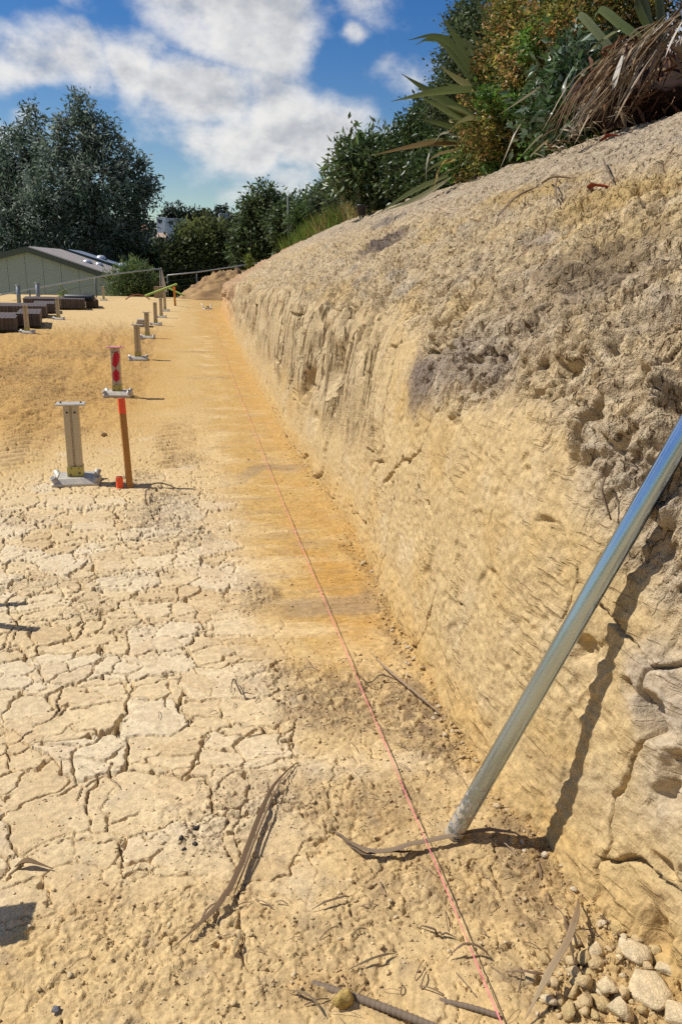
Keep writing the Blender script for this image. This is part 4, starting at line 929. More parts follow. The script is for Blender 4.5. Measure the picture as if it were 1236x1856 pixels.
clod(1082, 1735, .075, (.55, .435, .265), 'pale clod left of the cream slabs in the rubble', flat=.6)
clod(1148, 1742, .085, (.55, .435, .265), 'upper cream clay slab in the lower-right rubble', flat=.5)
clod(1172, 1806, .115, (.55, .435, .265), 'largest cream clay slab in the lower-right corner', flat=.38)
clod(1222, 1850, .09, (.55, .435, .265), 'cream clay slab at the very corner of the rubble', flat=.45)
clod(1210, 1765, .07, (.55, .435, .265), 'tan clod between the cream slabs and the bank')
clod(1095, 1800, .065, (.55, .435, .265), 'tan clod below the pale clod in the rubble')
clod(1040, 1775, .05, (.52, .40, .22), 'leftmost large clod of the lower-right rubble')
clod(1120, 1845, .07, (.55, .435, .265), 'pale clod at the bottom edge left of the largest slab')
RG = 'loose clay clods in the lower-right rubble'
rg_ = random.Random(5)
for i in range(90):
    px = rg_.uniform(965, 1225); py = rg_.uniform(1700, 1850)
    if px+.55*(py-1700) < 1010: continue
    clod(px, py, rg_.choice([.015, .02, .026, .034, .045, .055]), rg_.choice([(.52, .39, .21), (.55, .45, .29), (.45, .33, .16), (.50, .37, .20)]), 'small loose clay clod in the lower-right rubble heap', RG, sub=2, seed=i)
G2 = 'small stones along the bank foot'
for i in range(70):
    y = rg_.choice([rg_.uniform(1.35, 2.2), rg_.uniform(2.2, 3.2), rg_.uniform(3., 5.2)]); x = foot_x(y)-abs(rg_.gauss(0.0, .05))-.015
    rg = np.random.default_rng(i); V, F = rock(rg, 2); s = rg_.uniform(.006, .017); V = V*np.array([1, .85, .7])*s
    c = np.array(rg_.choice([(.52, .40, .24), (.48, .34, .17), (.54, .44, .30)])); o = link('stone', new_mesh('stone', V, F, False, np.tile(c, (len(V), 1))), M['crumb'], label='small pale stone fallen along the foot of the bank', cat='stone', group=G2)
    o.location = (x, y, ground_z(x, y)+s*.35)
for px, py, s, lab in ((356, 1502, .030, 'black charred lump on the near clay, uppermost of four'), (329, 1524, .024, 'black charred lump on the near clay, leftmost of four'), (354, 1530, .02, 'black charred lump on the near clay, rightmost of four'), (333, 1540, .018, 'black charred lump on the near clay, lowest of four'), (104, 1835, .026, 'grey pebble at the lower left'), (562, 1462, .03, 'dark bark chip left of the string')):
    clod(px, py, s, (.045, .04, .04) if 'grey' not in lab else (.14, .14, .15), lab, name='lump', cat='lump', flat=.6, sub=2)
for px, py, s, lab in ((188, 790, .09, 'brown clod behind the nearest post'), (292, 957, .05, 'brown clod in the crumbled wheel rut'), (180, 1200, .022, 'small tan clod in the cracked clay')):
    clod(px, py, s, (.40, .26, .12), lab, flat=.6)
# crumbs of clay, too many to count
def crumbs():
    rg = np.random.default_rng(33); B = [rock(rg, 1, .2, 6) for _ in range(10)]; Vs = []; Fs = []; Cs = []; n0 = 0
    XY = []
    for (cx, cy, rx, ry, dk, r_) in CRUMB:
        if cy > 7: continue
        n = int(min(1500, 5200*rx*ry*r_/(1+.25*max(cy-2, 0)**1.5)+60))
        XY.append(np.stack([cx+rg.normal(size=n)*rx*.55, cy+rg.normal(size=n)*ry*.55, np.full(n, dk)], 1))
    XY.append(np.stack([rg.uniform(-.7, .95, 1700), rg.uniform(1.0, 2.4, 1700), np.full(1700, .1)], 1))
    XY.append(np.stack([rg.uniform(-1.6, .2, 600), rg.uniform(2.2, 6, 600), np.full(600, .15)], 1))
    y = 1.2+6*rg.random(1800)**1.5; XY.append(np.stack([foot_x(y)-np.abs(rg.normal(size=1800))*.05, y, np.full(1800, .12)], 1)); XY.append(np.stack([rg.uniform(.1, .95, 500), rg.uniform(2.9, 7, 500), np.full(500, .3)], 1))
    XY = np.concatenate(XY); ok = (XY[:, 1] > .95) & (XY[:, 0] < foot_x(XY[:, 1])+.01); XY = XY[ok]
    z, gc, _ = ground_fn(XY[:, 0], XY[:, 1])
    n = len(XY); sz = np.clip(rg.lognormal(-5.75, .55, n), .0012, .012)*(1+.10*np.clip(XY[:, 1]-2.5, 0, 4)); a = rg.uniform(0, 6.28, n); pal = np.array([(.56, .43, .24), (.50, .36, .18), (.62, .52, .35), (.30, .20, .11)])
    for k in range(10):
        idx = np.arange(k, n, 10); V, F = B[k]; m = len(idx); ca, sa = np.cos(a[idx]), np.sin(a[idx]); s = sz[idx][:, None]
        X = (V[None, :, 0]*ca[:, None]-V[None, :, 1]*sa[:, None])*s+XY[idx, 0][:, None]; Y = (V[None, :, 0]*sa[:, None]+V[None, :, 1]*ca[:, None])*s*.85+XY[idx, 1][:, None]; Z = V[None, :, 2]*s*.7+(z[idx]+sz[idx]*.12)[:, None]
        Vs.append(np.stack([X, Y, Z], -1).reshape(-1, 3)); nv = len(V); Fs.append((F[None]+(np.arange(m)*nv)[:, None, None]+n0).reshape(-1, 3)); n0 += m*nv
        pick = np.where(rg.random(m) < XY[idx, 2]*.55, 3, rg.integers(0, 3, m)); c = pal[pick]*(.8+.4*rg.random(m))[:, None]; c = .45*c+.55*np.minimum(gc[idx]*1.08, .75); Cs.append(np.repeat(c, nv, 0))
    link('clay_crumbs', new_mesh('clay_crumbs', np.concatenate(Vs), np.concatenate(Fs), False, np.concatenate(Cs)), M['crumb'], label='crumbs of dry clay scattered over the near ground', cat='crumbs', kind='stuff')
crumbs()

# ================================================================== PLANTS
def leaves_mesh(name, C, D, Ln, Wd, col, rg, fold=.2):
    """rhombic leaves at C pointing along D"""
    n = len(C); D = D/np.linalg.norm(D, axis=1)[:, None]; R_ = rg.normal(size=(n, 3)); S = np.cross(D, R_); S /= np.linalg.norm(S, axis=1)[:, None]+1e-9; U = np.cross(S, D)
    Ln = np.broadcast_to(Ln, n)[:, None]; Wd = np.broadcast_to(Wd, n)[:, None]
    V = np.stack([C, C+D*Ln*.45+S*Wd*.5+U*Wd*fold, C+D*Ln, C+D*Ln*.45-S*Wd*.5+U*Wd*fold], 1).reshape(-1, 3)
    i = np.arange(n)*4; F = np.concatenate([np.stack([i, i+1, i+2], 1), np.stack([i, i+2, i+3], 1)])
    return new_mesh(name, V, F, False, np.repeat(col, 4, 0))
def crown_mesh(blobs, nclump, per, ln, wd, spread, pal, rg, shell=.55, droop=-.1, outw=.9, jitter=.3, name='crown', flatten=1.):
    B = np.array([b[:3] for b in blobs]); Rr = np.array([b[3:6] if len(b) > 5 else (b[3],)*3 for b in blobs]); wt = np.prod(Rr, 1)**(2/3.); wt /= wt.sum()
    k = rg.choice(len(B), nclump, p=wt); d = rg.normal(size=(nclump, 3)); d /= np.linalg.norm(d, axis=1)[:, None]
    rad = shell+(1.04-shell)*rg.random(nclump)**.6; rad *= 1+.12*rg.normal(size=nclump)*.6
    cc = B[k]+d*Rr[k]*rad[:, None]
    C = np.repeat(cc, per, 0)+rg.normal(size=(nclump*per, 3))*spread*np.array([1, 1, flatten]); od = np.repeat(d, per, 0)
    D = od*outw+rg.normal(size=C.shape)*.8+np.array([0, 0, droop])
    pal = np.array(pal); pc = pal[rg.integers(0, len(pal), nclump)]*(1+jitter*rg.normal(size=nclump)*.5)[:, None]; col = np.clip(np.repeat(pc, per, 0)*(.75+.5*rg.random(nclump*per))[:, None], .004, .9)
    return leaves_mesh(name, C, D, ln*(.6+.8*rg.random(len(C))), wd*(.7+.6*rg.random(len(C))), col, rg), cc
def tree(name, base, top, blobs, label, cat='tree', nclump=500, per=18, ln=.3, wd=.14, spread=.3, pal=((.04, .06, .03),), seed=1, tr=.25, mat='leaf', shell=.5, droop=-.1, limbs=7, group=None, crown='crown', jitter=.3, stem='trunk'):
    rg = np.random.default_rng(seed); b = Vector(base); t = empty(name, b, label=label, cat=cat, group=group)
    loc = [(*(np.array(q[:3])-np.array(base)), *q[3:]) for q in blobs]
    me, cc = crown_mesh(loc, nclump, per, ln, wd, spread, pal, rg, shell, droop, jitter=jitter, name=crown)
    link(crown, me, M[mat], t)
    m = MB(); tp = Vector(top)-b; P = [tp*(i/5.)+Vector((rg.normal()*.02*tp.length, rg.normal()*.02*tp.length, 0))*(i > 0) for i in range(6)]; m.tube([Vector((0, 0, -.3))]+P, [tr*1.25]+[tr*(1.05-.17*i) for i in range(6)], 9)
    for i in range(limbs):
        e = Vector(cc[rg.integers(0, len(cc))]); f = rg.uniform(.25, .85); s = P[int(f*5)]; mid = s.lerp(e, .5)+Vector((0, 0, .1*(e-s).length))
        m.tube([s, s.lerp(mid, .5), mid, e], [tr*.42*(1.1-f*.6), tr*.33, tr*.2, tr*.05], 6)
    m.obj(stem, M['bark'], t, True); return t
def pb(px, py, r, Y, rz=1., dy=None):
    """crown lobe centred at a bearing, r in photo pixels at the distance Y"""
    p = at(px, py, Y=Y); q = r*np.linalg.norm(p-np.array([0, 0, EYE]))/1430.; return (p[0], p[1], p[2], q, (dy or q), q*rz)

SILVER = [(0.1450, 0.1885, 0.1377), (0.2030, 0.2465, 0.1885), (0.0870, 0.1232, 0.0798), (0.2755, 0.3117, 0.2465), (0.1087, 0.1522, 0.0943), (0.0725, 0.1015, 0.0653)]
Yt = 84.
b1 = [pb(147, 185, 9, Yt, 2.), pb(145, 212, 20, Yt, 1.4), pb(122, 232, 16, Yt), pb(172, 235, 22, Yt), pb(140, 262, 42, Yt), pb(100, 290, 34, Yt), pb(192, 275, 36, Yt), pb(222, 292, 28, Yt), pb(243, 318, 24, Yt), pb(110, 335, 52, Yt), pb(178, 335, 54, Yt-2), pb(232, 350, 32, Yt), pb(262, 345, 20, Yt+1), pb(281, 338, 12, Yt), pb(284, 362, 11, Yt), pb(140, 395, 60, Yt), pb(210, 400, 46, Yt), pb(252, 400, 24, Yt), pb(85, 410, 52, Yt), pb(180, 440, 44, Yt), pb(240, 435, 24, Yt), pb(195, 222, 9, Yt), pb(258, 300, 8, Yt)]
p = at(165, 470, Y=Yt); tree('silver_leaf_tree', (p[0], p[1], -3.4), tuple(at(148, 240, Y=Yt)), b1, 'tall silver-green tree with the highest peaked crown behind the shed', nclump=1050, per=24, ln=.5, wd=.17, spread=.38, pal=SILVER, seed=3, tr=.6, limbs=16, shell=.45, droop=-.25, jitter=.45)
b2 = [pb(58, 208, 9, Yt+6, 2.), pb(52, 235, 20, Yt+6, 1.3), pb(40, 270, 34, Yt+6), pb(10, 290, 34, Yt+6), pb(72, 290, 24, Yt+5), pb(-20, 330, 44, Yt+6), pb(35, 335, 48, Yt+4), pb(-40, 390, 56, Yt+4), pb(30, 400, 56, Yt+2), pb(-70, 330, 45, Yt+6), pb(30, 445, 44, Yt)]
p = at(20, 470, Y=Yt+6); tree('silver_leaf_tree', (p[0], p[1], -3.4), tuple(at(50, 270, Y=Yt+6)), b2, 'left silver-green tree with lower peak, cut by the left edge', nclump=760, per=24, ln=.5, wd=.17, spread=.38, pal=SILVER, seed=5, tr=.5, limbs=12, shell=.45, droop=-.25, jitter=.45)
DKG = [(0.0609, 0.0943, 0.0348), (0.0870, 0.1276, 0.0464), (0.0464, 0.0696, 0.0261), (0.1160, 0.1595, 0.0580)]
def at_tree(px0, py0, px1, py1, blobs, Y, label, zb=-3.4, **k):
    p = at(px0, py0, Y=Y); name = k.pop('name', 'broadleaf_tree'); return tree(name, (p[0], p[1], zb), tuple(at(px1, py1, Y=Y)), [pb(*q[:3], Y+(q[3] if len(q) > 3 else 0), *(q[4:])) for q in blobs], label, **k)
at_tree(372, 480, 372, 420, [(350, 455, 32), (385, 435, 30), (370, 455, 48), (410, 450, 36), (330, 470, 30), (400, 480, 38), (350, 490, 34), (425, 470, 30)], 80, 'round olive-green tree behind the soil heap', nclump=700, per=20, ln=.5, wd=.24, spread=.42, pal=[(.15, .17, .05), (.18, .20, .065), (.10, .12, .038), (.08, .095, .03)], seed=7, tr=.35, limbs=10)
at_tree(295, 480, 300, 430, [(296, 458, 20), (285, 470, 26), (312, 475, 26), (265, 485, 30), (290, 500, 34), (320, 500, 30), (240, 470, 28), (250, 500, 30)], 86, 'dark bushy tree right of the sheds', nclump=420, per=20, ln=.5, wd=.22, spread=.42, pal=DKG, seed=8, tr=.3)
at_tree(322, 470, 323, 405, [(323, 425, 9, 0, 2.2), (322, 450, 14, 0, 1.5)], 92, 'small pointed conifer in front of the white house', nclump=80, per=16, ln=.45, wd=.12, spread=.25, pal=DKG, seed=9, tr=.15, limbs=3, name='conifer')
at_tree(470, 470, 478, 345, [(478, 358, 20, 0, 1.3), (462, 385, 26), (495, 385, 26), (475, 410, 34), (452, 432, 28), (500, 425, 32), (470, 450, 36), (447, 462, 26), (505, 455, 30), (436, 425, 12)], 62, 'dark green tree with a leafy dome top above the bank end', nclump=620, per=20, ln=.36, wd=.16, spread=.3, pal=DKG+[(.07, .095, .035)], seed=10, tr=.22, limbs=10, shell=.4)
# row along the boundary up on the hillside
ROWT = [((530, 440, 530, 380), [(530, 385, 24), (515, 410, 26), (545, 410, 26), (530, 430, 30)], 46, 'dark tree beside the black pole on the hillside'),
        ((575, 430, 575, 370), [(575, 375, 22), (560, 395, 24), (592, 392, 24), (575, 412, 28)], 42, 'dark tree in the middle of the hillside row'),
        ((612, 400, 612, 350), [(610, 356, 20), (630, 350, 20), (600, 372, 22), (625, 378, 26)], 36, 'dark tree at the right of the hillside row')]
for i, ((a, b, c, d), bl, Y, lab) in enumerate(ROWT):
    at_tree(a, b, c, d, bl, Y, lab, zb=float(crest_z(38, 9))-1.6, nclump=300, per=18, ln=.26, wd=.13, spread=.22, pal=DKG, seed=20+i, tr=.12, limbs=6)
at_tree(548, 420, 548, 395, [(545, 392, 12), (556, 402, 12), (538, 404, 10)], 33, 'light green bushy shrub in front of the dark hillside trees', zb=2.3, name='shrub', cat='shrub', nclump=90, per=18, ln=.22, wd=.06, spread=.14, pal=[(.09, .14, .035), (.07, .11, .03)], seed=31, tr=.05, limbs=4)
at_tree(576, 380, 577, 345, [(577, 355, 8, 0, 1.6), (574, 375, 10)], 34, 'small feathery grey-green conifer on the hillside', zb=2.3, name='conifer', nclump=50, per=16, ln=.2, wd=.06, spread=.12, pal=[(.075, .095, .06), (.055, .075, .045)], seed=32, tr=.05, limbs=3)
# bush by the sheds
at_tree(245, 530, 245, 500, [(245, 505, 24), (222, 515, 22), (268, 512, 20), (240, 525, 22), (215, 530, 18), (275, 525, 16), (255, 490, 14)], 53, 'light green willowy bush at the shed corner', zb=-1.4, name='bush', cat='bush', nclump=260, per=20, ln=.34, wd=.06, spread=.22, pal=[(.13, .19, .06), (.10, .15, .045), (.16, .22, .08), (.07, .11, .03)], seed=33, tr=.06, limbs=8, droop=.5)
at_tree(115, 545, 116, 525, [(116, 522, 5, 0, 2.2), (112, 535, 5)], 40, 'thin pale weed sprouting behind the black roll', zb=-.1, name='weed', cat='weed', nclump=14, per=10, ln=.16, wd=.05, spread=.07, pal=[(.16, .22, .08)], seed=34, tr=.015, limbs=3, crown='leaves', stem='stem')

# far hill: houses, ridge trees, wood
M['white'] = plain('white_render', (.62, .64, .66), .7, 0, .05, .5); M['pane'] = plain('window_glass', (.03, .04, .05), .15); M['froof'] = plain('dark_roof', (.09, .075, .075), .7, 0, .1, .3)
def house(px0, px1, pt, pbm, Y, label, wall, roofh=0., wins=(), depth=7., roofm=None):
    a, b = at(px0, pt, Y=Y), at(px1, pbm, Y=Y); w = b[0]-a[0]; h = a[2]-b[2]+4; t = empty('house', ((a[0]+b[0])/2, Y, b[2]-4), .0, label=label, cat='house')
    MB().box((0, depth/2, h/2), (w, depth, h)).obj('wall', wall, t)
    if roofh: MB().add([(-w*.55, -.4, h), (w*.55, -.4, h), (w*.55, depth+.4, h), (-w*.55, depth+.4, h), (-w*.4, depth/2, h+roofh), (w*.4, depth/2, h+roofh)], [(0, 1, 5, 4), (1, 2, 5), (2, 3, 4, 5), (3, 0, 4), (3, 2, 1, 0)]).obj('roof', roofm or M['froof'], t)
    else: MB().box((0, depth/2, h+.12), (w*1.04, depth*1.04, .2)).obj('roof', roofm or M['white'], t)
    for (u, v, ww, wh) in wins:
        x = -w/2+u*w; z = h-v*(h-4); f = MB().box((x, -.04, z), (ww, .1, wh)).obj('window', M['pane'], t); MB().box((x, -.03, z-wh/2-.06), (ww+.2, .16, .1)).obj('sill', M['white'], f)
house(302, 341, 397, 420, 190, 'white flat-roofed house among the trees on the far hill', M['white'], 0, [(.22, .3, .9, .9), (.9, .75, .5, 1.3), (.55, .3, .8, .8)])
house(284, 301, 395, 410, 196, 'white house wing half hidden by the big tree', M['white'], 0, [(.4, .4, .9, .7)])
house(398, 414, 388, 406, 240, 'grey house under the tall ridge tree', plain('grey_render', (.22, .24, .28), .7), 0, [(.4, .6, 1., .9), (.75, .6, .8, .9)], roofm=M['white'])
house(363, 382, 400, 408, 230, 'dark brown roofed house among the far trees', plain('brown_house', (.10, .065, .06), .7), 1.4, [(.5, .5, 1.2, .8)])
house(255, 268, 420, 430, 170, 'orange-roofed house glimpsed under the big tree', plain('cream_house', (.45, .38, .3), .7), 1.5, [(.5, .5, .9, .8)], roofm=plain('clay_roof', (.42, .19, .10), .7))
house(284, 304, 430, 436, 165, 'low pale house below the white house', plain('tan_house', (.42, .34, .26), .7), 1.0, [(.4, .5, .9, .7), (.75, .5, .9, .7)], roofm=plain('tan_roof', (.38, .28, .20), .7))
FAR = [(0.0352, 0.0512, 0.0320), (0.0480, 0.0672, 0.0384), (0.0256, 0.0384, 0.0256)]
RT = [(309, 383, 9, 'ridge tree nearest the big silver tree'), (325, 383, 10, 'peaked ridge tree on the far hill, second from left'), (345, 389, 12, 'broad ridge tree in the middle of the far hill'), (378, 391, 9, 'low ridge tree on the far hill before the tall one'), (402, 385, 10, 'tall dark ridge tree above the grey house'), (428, 399, 9, 'last ridge tree on the right of the far hill'), (361, 393, 8, 'small ridge tree between the broad and the low ones')]
for i, (px, py, r, lab) in enumerate(RT):
    at_tree(px, py+20, px, py, [(px, py, r, 0, 1.1), (px-r*.6, py+r, r), (px+r*.7, py+r, r), (px, py+2*r, r*1.2)], 262, lab, zb=10., nclump=80, per=14, ln=.9, wd=.45, spread=.6, pal=FAR, seed=50+i, tr=.4, limbs=3)
def far_wood():
    rg = np.random.default_rng(77); bl = []
    for _ in range(150):
        px = rg.uniform(-150, 700); py = rg.uniform(392, 440) if px > 200 else rg.uniform(392, 470); Y = 255-(py-385)*2.2+rg.uniform(-8, 8); 
        if 262 < px < 362 and Y < 215: continue
        if 350 < px < 432 and py < 412 and Y < 250: continue
        q = pb(px, py+12, rg.uniform(9, 14), max(Y, 205 if 280 < px < 345 else 110)); bl.append(q)
    me, _ = crown_mesh(bl, 2400, 13, 1., .5, .7, FAR+[(.035, .04, .02), (.045, .05, .024)], rg, .3, name='wood')
    link('wood', me, M['leaf'], label='dark wood covering the far hill between the houses', cat='wood', kind='stuff')
far_wood()

# ================================================================== PLANTS ON TOP OF THE BANK
def shrub(base_px, Y, blobs, label, **k):
    p = at(*base_px, Y=Y); top = at(base_px[0], base_px[1]-90, Y=Y); nm = k.pop('name', 'shrub')
    return tree(nm, tuple(p), tuple(top), [pb(*q) for q in blobs], label, cat=k.pop('cat', 'shrub'), crown='foliage', stem='stem', **k)
BRONZE = [(0.4250, 0.2375, 0.0875), (0.4750, 0.3000, 0.1125), (0.3000, 0.2500, 0.0562), (0.3375, 0.2937, 0.0688), (0.1125, 0.1625, 0.0312), (0.0813, 0.1250, 0.0275), (0.0500, 0.0750, 0.0200), (0.2000, 0.2000, 0.0438)]
shrub((930, 300), 8.9, [(930, 130, 62, 8.8), (878, 205, 42, 9.3), (985, 120, 70, 8.3), (1045, 55, 70, 7.9), (955, 45, 60, 8.9), (905, 110, 40, 9.3), (850, 268, 28, 9.7), (935, 215, 55, 8.7), (1010, 200, 45, 8.0), (880, 270, 38, 9.2), (920, 270, 35, 8.8), (1085, 10, 70, 7.6), (985, -20, 70, 8.6), (850, 310, 16, 9.6), (1150, -15, 55, 7.4), (1215, 0, 45, 7.2)],
      'dense bronze and olive shrub overhanging the top of the bank', nclump=2300, per=19, ln=.052, wd=.024, spread=.055, pal=BRONZE, seed=101, tr=.04, limbs=14, shell=.66, jitter=.6, mat='leaf')
shrub((1040, 250), 7.2, [(1040, 130, 38, 7.2), (1010, 175, 36, 7.5), (1060, 175, 34, 7.0), (1030, 215, 30, 7.1), (985, 215, 26, 7.6)], 'dark glossy broad-leaved shrub beside the dead leaves',
      nclump=230, per=12, ln=.10, wd=.045, spread=.09, pal=[(0.0450, 0.0825, 0.0300), (0.0675, 0.1200, 0.0375), (0.0900, 0.1500, 0.0600), (0.1350, 0.1800, 0.1200)], seed=102, tr=.02, limbs=7, mat='gloss_leaf', shell=.5)
shrub((960, 275), 8.0, [(1000, 255, 14, 7.6), (1035, 235, 14, 7.2), (900, 300, 14, 8.8), (965, 275, 13, 8.0), (880, 180, 13, 8.4), (930, 190, 13, 8.2), (960, 80, 12, 7.9), (815, 300, 14, 9.8)], 'bright green leaf tufts pushing out of the bronze shrub',
      nclump=150, per=10, ln=.07, wd=.035, spread=.05, pal=[(0.1050, 0.2100, 0.0300), (0.1350, 0.2550, 0.0450), (0.0750, 0.1500, 0.0300)], seed=103, tr=.01, limbs=8, mat='leaf', shell=.3)
shrub((850, 240), 11.5, [(850, 90, 40, 11.5), (832, 130, 38, 11.5), (880, 50, 48, 11.6), (820, 175, 34, 11.8), (860, 170, 40, 11.6), (800, 190, 26, 12.), (842, 40, 26, 11.8)], 'tall grey-green small-leaved shrub rising behind the upper flax',
      nclump=900, per=16, ln=.06, wd=.03, spread=.075, pal=[(0.0900, 0.1275, 0.0525), (0.0675, 0.0975, 0.0375), (0.1200, 0.1575, 0.0750), (0.0450, 0.0675, 0.0270)], seed=104, tr=.04, limbs=14, shell=.45)
shrub((770, 330), 14., [(780, 235, 40, 14.), (745, 265, 36, 14.5), (810, 215, 40, 13.5), (765, 290, 42, 14.), (725, 290, 30, 14.5), (815, 270, 40, 13.), (730, 320, 30, 13.5), (790, 315, 36, 12.5)], 'dark evergreen shrub filling the gap left of the flax',
      nclump=900, per=18, ln=.085, wd=.045, spread=.10, pal=[(0.0450, 0.0750, 0.0240), (0.0675, 0.1050, 0.0300), (0.0900, 0.1350, 0.0390), (0.0330, 0.0540, 0.0180)], seed=105, tr=.06, limbs=8, shell=.55, mat='gloss_leaf')
shrub((660, 372), 14.8, [(650, 285, 26, 14.8), (635, 310, 26, 14.8), (670, 310, 24, 14.6), (625, 275, 13, 14.8), (690, 278, 20, 15.2), (655, 340, 24, 14.8), (682, 345, 22, 14.6), (620, 330, 15, 15.), (700, 262, 10, 15.2), (655, 262, 10, 15.)], 'leafy young shrub with open branches above the black pot',
      nclump=240, per=13, ln=.15, wd=.055, spread=.12, pal=[(0.0900, 0.1350, 0.0450), (0.1200, 0.1800, 0.0600), (0.0675, 0.1050, 0.0330), (0.1500, 0.1950, 0.0900)], seed=106, tr=.035, limbs=14, shell=.25, mat='gloss_leaf', droop=.15)
shrub((715, 330), 16., [(712, 300, 26, 16.), (735, 330, 24, 15.), (700, 330, 22, 16.), (690, 350, 18, 15.)], 'low dark shrub between the young shrub and the flax', nclump=260, per=14, ln=.09, wd=.045, spread=.09, pal=DKG, seed=107, tr=.03, limbs=5, mat='gloss_leaf')
shrub((640, 370), 22., [(640, 345, 26, 22.), (615, 365, 22, 24.), (665, 350, 22, 21.), (600, 345, 18, 26.)], 'dark hedge shrub behind the young shrub', nclump=300, per=14, ln=.15, wd=.07, spread=.14, pal=DKG, seed=108, tr=.04, limbs=5)

# flax: every strap leaf a part
FL_G = [(0.1350, 0.1688, 0.0607), (0.1823, 0.2025, 0.0878), (0.0945, 0.1215, 0.0473), (0.2565, 0.2430, 0.1080)]
FL_D = [(.38, .28, .17), (.46, .37, .25), (.30, .20, .11), (.26, .16, .075), (.52, .45, .34), (.18, .10, .05)]
def plant(name, base_px, Y, label, cat):
    p = at(*base_px, Y=Y); return empty(name, tuple(p), label=label, cat=cat)
def leaf(pl, pts, w, c, c1=None, fold=.3, side=None, n=14, mat='gloss_leaf', blunt=False, dY=0., tw=0.):
    """pts: (photo x, y, distance)"""
    P = bez([at(a, b, Y=y) for a, b, y in pts], n); o = np.array(pl.location); W = []
    for i in range(n+1):
        t = i/n; W.append(w*.78*max(.05, min(1, .55+t*1.6, (1-t)*(2.2 if not blunt else 8))))
    return link('leaf', strap_mesh([p-o for p in P], W, fold, c, c1, side=side, twist=tw), M[mat], pl)
VS = (.55, -.35, .9)     # blades show their broad side
f1 = plant('flax_plant', (905, 235), 9.1, 'upper flax clump with long green blades reaching over the sky', 'flax')
for pts, w, c in [([(905, 205, 9.2), (850, 105, 9.0), (796, 22, 8.9)], .12, 0), ([(905, 210, 9.2), (830, 95, 8.8), (790, 66, 8.6), (738, 73, 8.5)], .085, 2), ([(900, 215, 9.2), (812, 88, 8.8), (778, 72, 8.7), (752, 82, 8.6)], .07, 2),
                  ([(895, 235, 9.2), (800, 180, 8.9), (728, 134, 8.8)], .12, 2), ([(905, 170, 9.1), (810, 165, 8.7), (708, 184, 8.6)], .11, 0), ([(890, 240, 9.2), (820, 205, 9.), (760, 175, 8.9)], .10, 0), ([(900, 180, 9.2), (840, 150, 9.0), (795, 118, 8.9)], .09, 3),
                  ([(900, 160, 9.3), (862, 95, 9.2), (820, 60, 9.2)], .09, 1), ([(905, 130, 9.3), (885, 50, 9.4), (862, -10, 9.4)], .12, 0), ([(910, 130, 9.3), (900, 30, 9.4), (886, -40, 9.4)], .12, 1), ([(915, 130, 9.2), (918, 30, 9.3), (925, -40, 9.3)], .11, 0), ([(912, 130, 9.2), (905, 60, 9.1), (896, 10, 9.)], .09, 3),
                  ([(920, 120, 9.2), (940, 20, 9.3), (955, -40, 9.3)], .11, 2), ([(900, 220, 9.1), (850, 215, 8.8), (815, 235, 8.7)], .08, 3), ([(890, 225, 9.1), (860, 190, 8.9), (830, 172, 8.8)], .06, 3), ([(880, 230, 9.1), (835, 200, 8.9), (808, 190, 8.8)], .06, 1), ([(905, 150, 9.2), (870, 90, 9.1), (850, 40, 9.0)], .08, 2), ([(898, 200, 9.1), (845, 165, 8.9), (805, 150, 8.8)], .08, 0)]:
    leaf(f1, pts, w, np.array(FL_G[c]), np.array(FL_G[c])*.85, .22, VS)
f2 = plant('flax_plant', (840, 325), 9.6, 'lower flax clump drooping over the lip of the bank', 'flax')
for pts, w, c in [([(835, 262, 9.5), (770, 262, 9.2), (672, 282, 9.1)], .085, (0.2125, 0.1500, 0.0688)), ([(835, 250, 9.5), (800, 243, 9.3), (775, 290, 9.2), (772, 335, 9.2)], .04, (0.4250, 0.4125, 0.3000)), ([(825, 290, 9.5), (800, 300, 9.3), (785, 343, 9.3)], .07, (0.5000, 0.3875, 0.1250)), ([(812, 318, 9.7), (745, 350, 9.6), (678, 392, 9.5)], .10, (0.1375, 0.1625, 0.0688)),
                  ([(818, 322, 9.6), (750, 362, 9.5), (690, 385, 9.4)], .07, (0.2500, 0.2625, 0.1500)), ([(812, 328, 9.6), (770, 356, 9.4), (725, 376, 9.3)], .06, (0.3750, 0.3375, 0.2250)), ([(840, 260, 9.5), (790, 255, 9.3), (745, 262, 9.2)], .07, (0.1500, 0.1625, 0.0625)), ([(838, 280, 9.5), (790, 300, 9.3), (758, 325, 9.2)], .06, (0.1250, 0.1438, 0.0562)),
                  ([(842, 240, 9.5), (800, 225, 9.4), (758, 215, 9.4)], .07, (0.1000, 0.1250, 0.0438)), ([(836, 300, 9.5), (800, 320, 9.4), (775, 345, 9.4)], .05, (0.1625, 0.1750, 0.0750)), ([(838, 270, 9.6), (795, 280, 9.5), (768, 300, 9.4)], .05, (0.2750, 0.2125, 0.1000)), ([(846, 235, 9.6), (812, 205, 9.6), (790, 190, 9.6)], .07, (0.0938, 0.1187, 0.0438))]:
    leaf(f2, pts, w, np.array(c), np.array(c)*.9, .2, VS)
f3 = plant('flax_plant', (1150, 170), 6.8, 'flax clump with folded-over green blades above the dead leaves', 'flax')
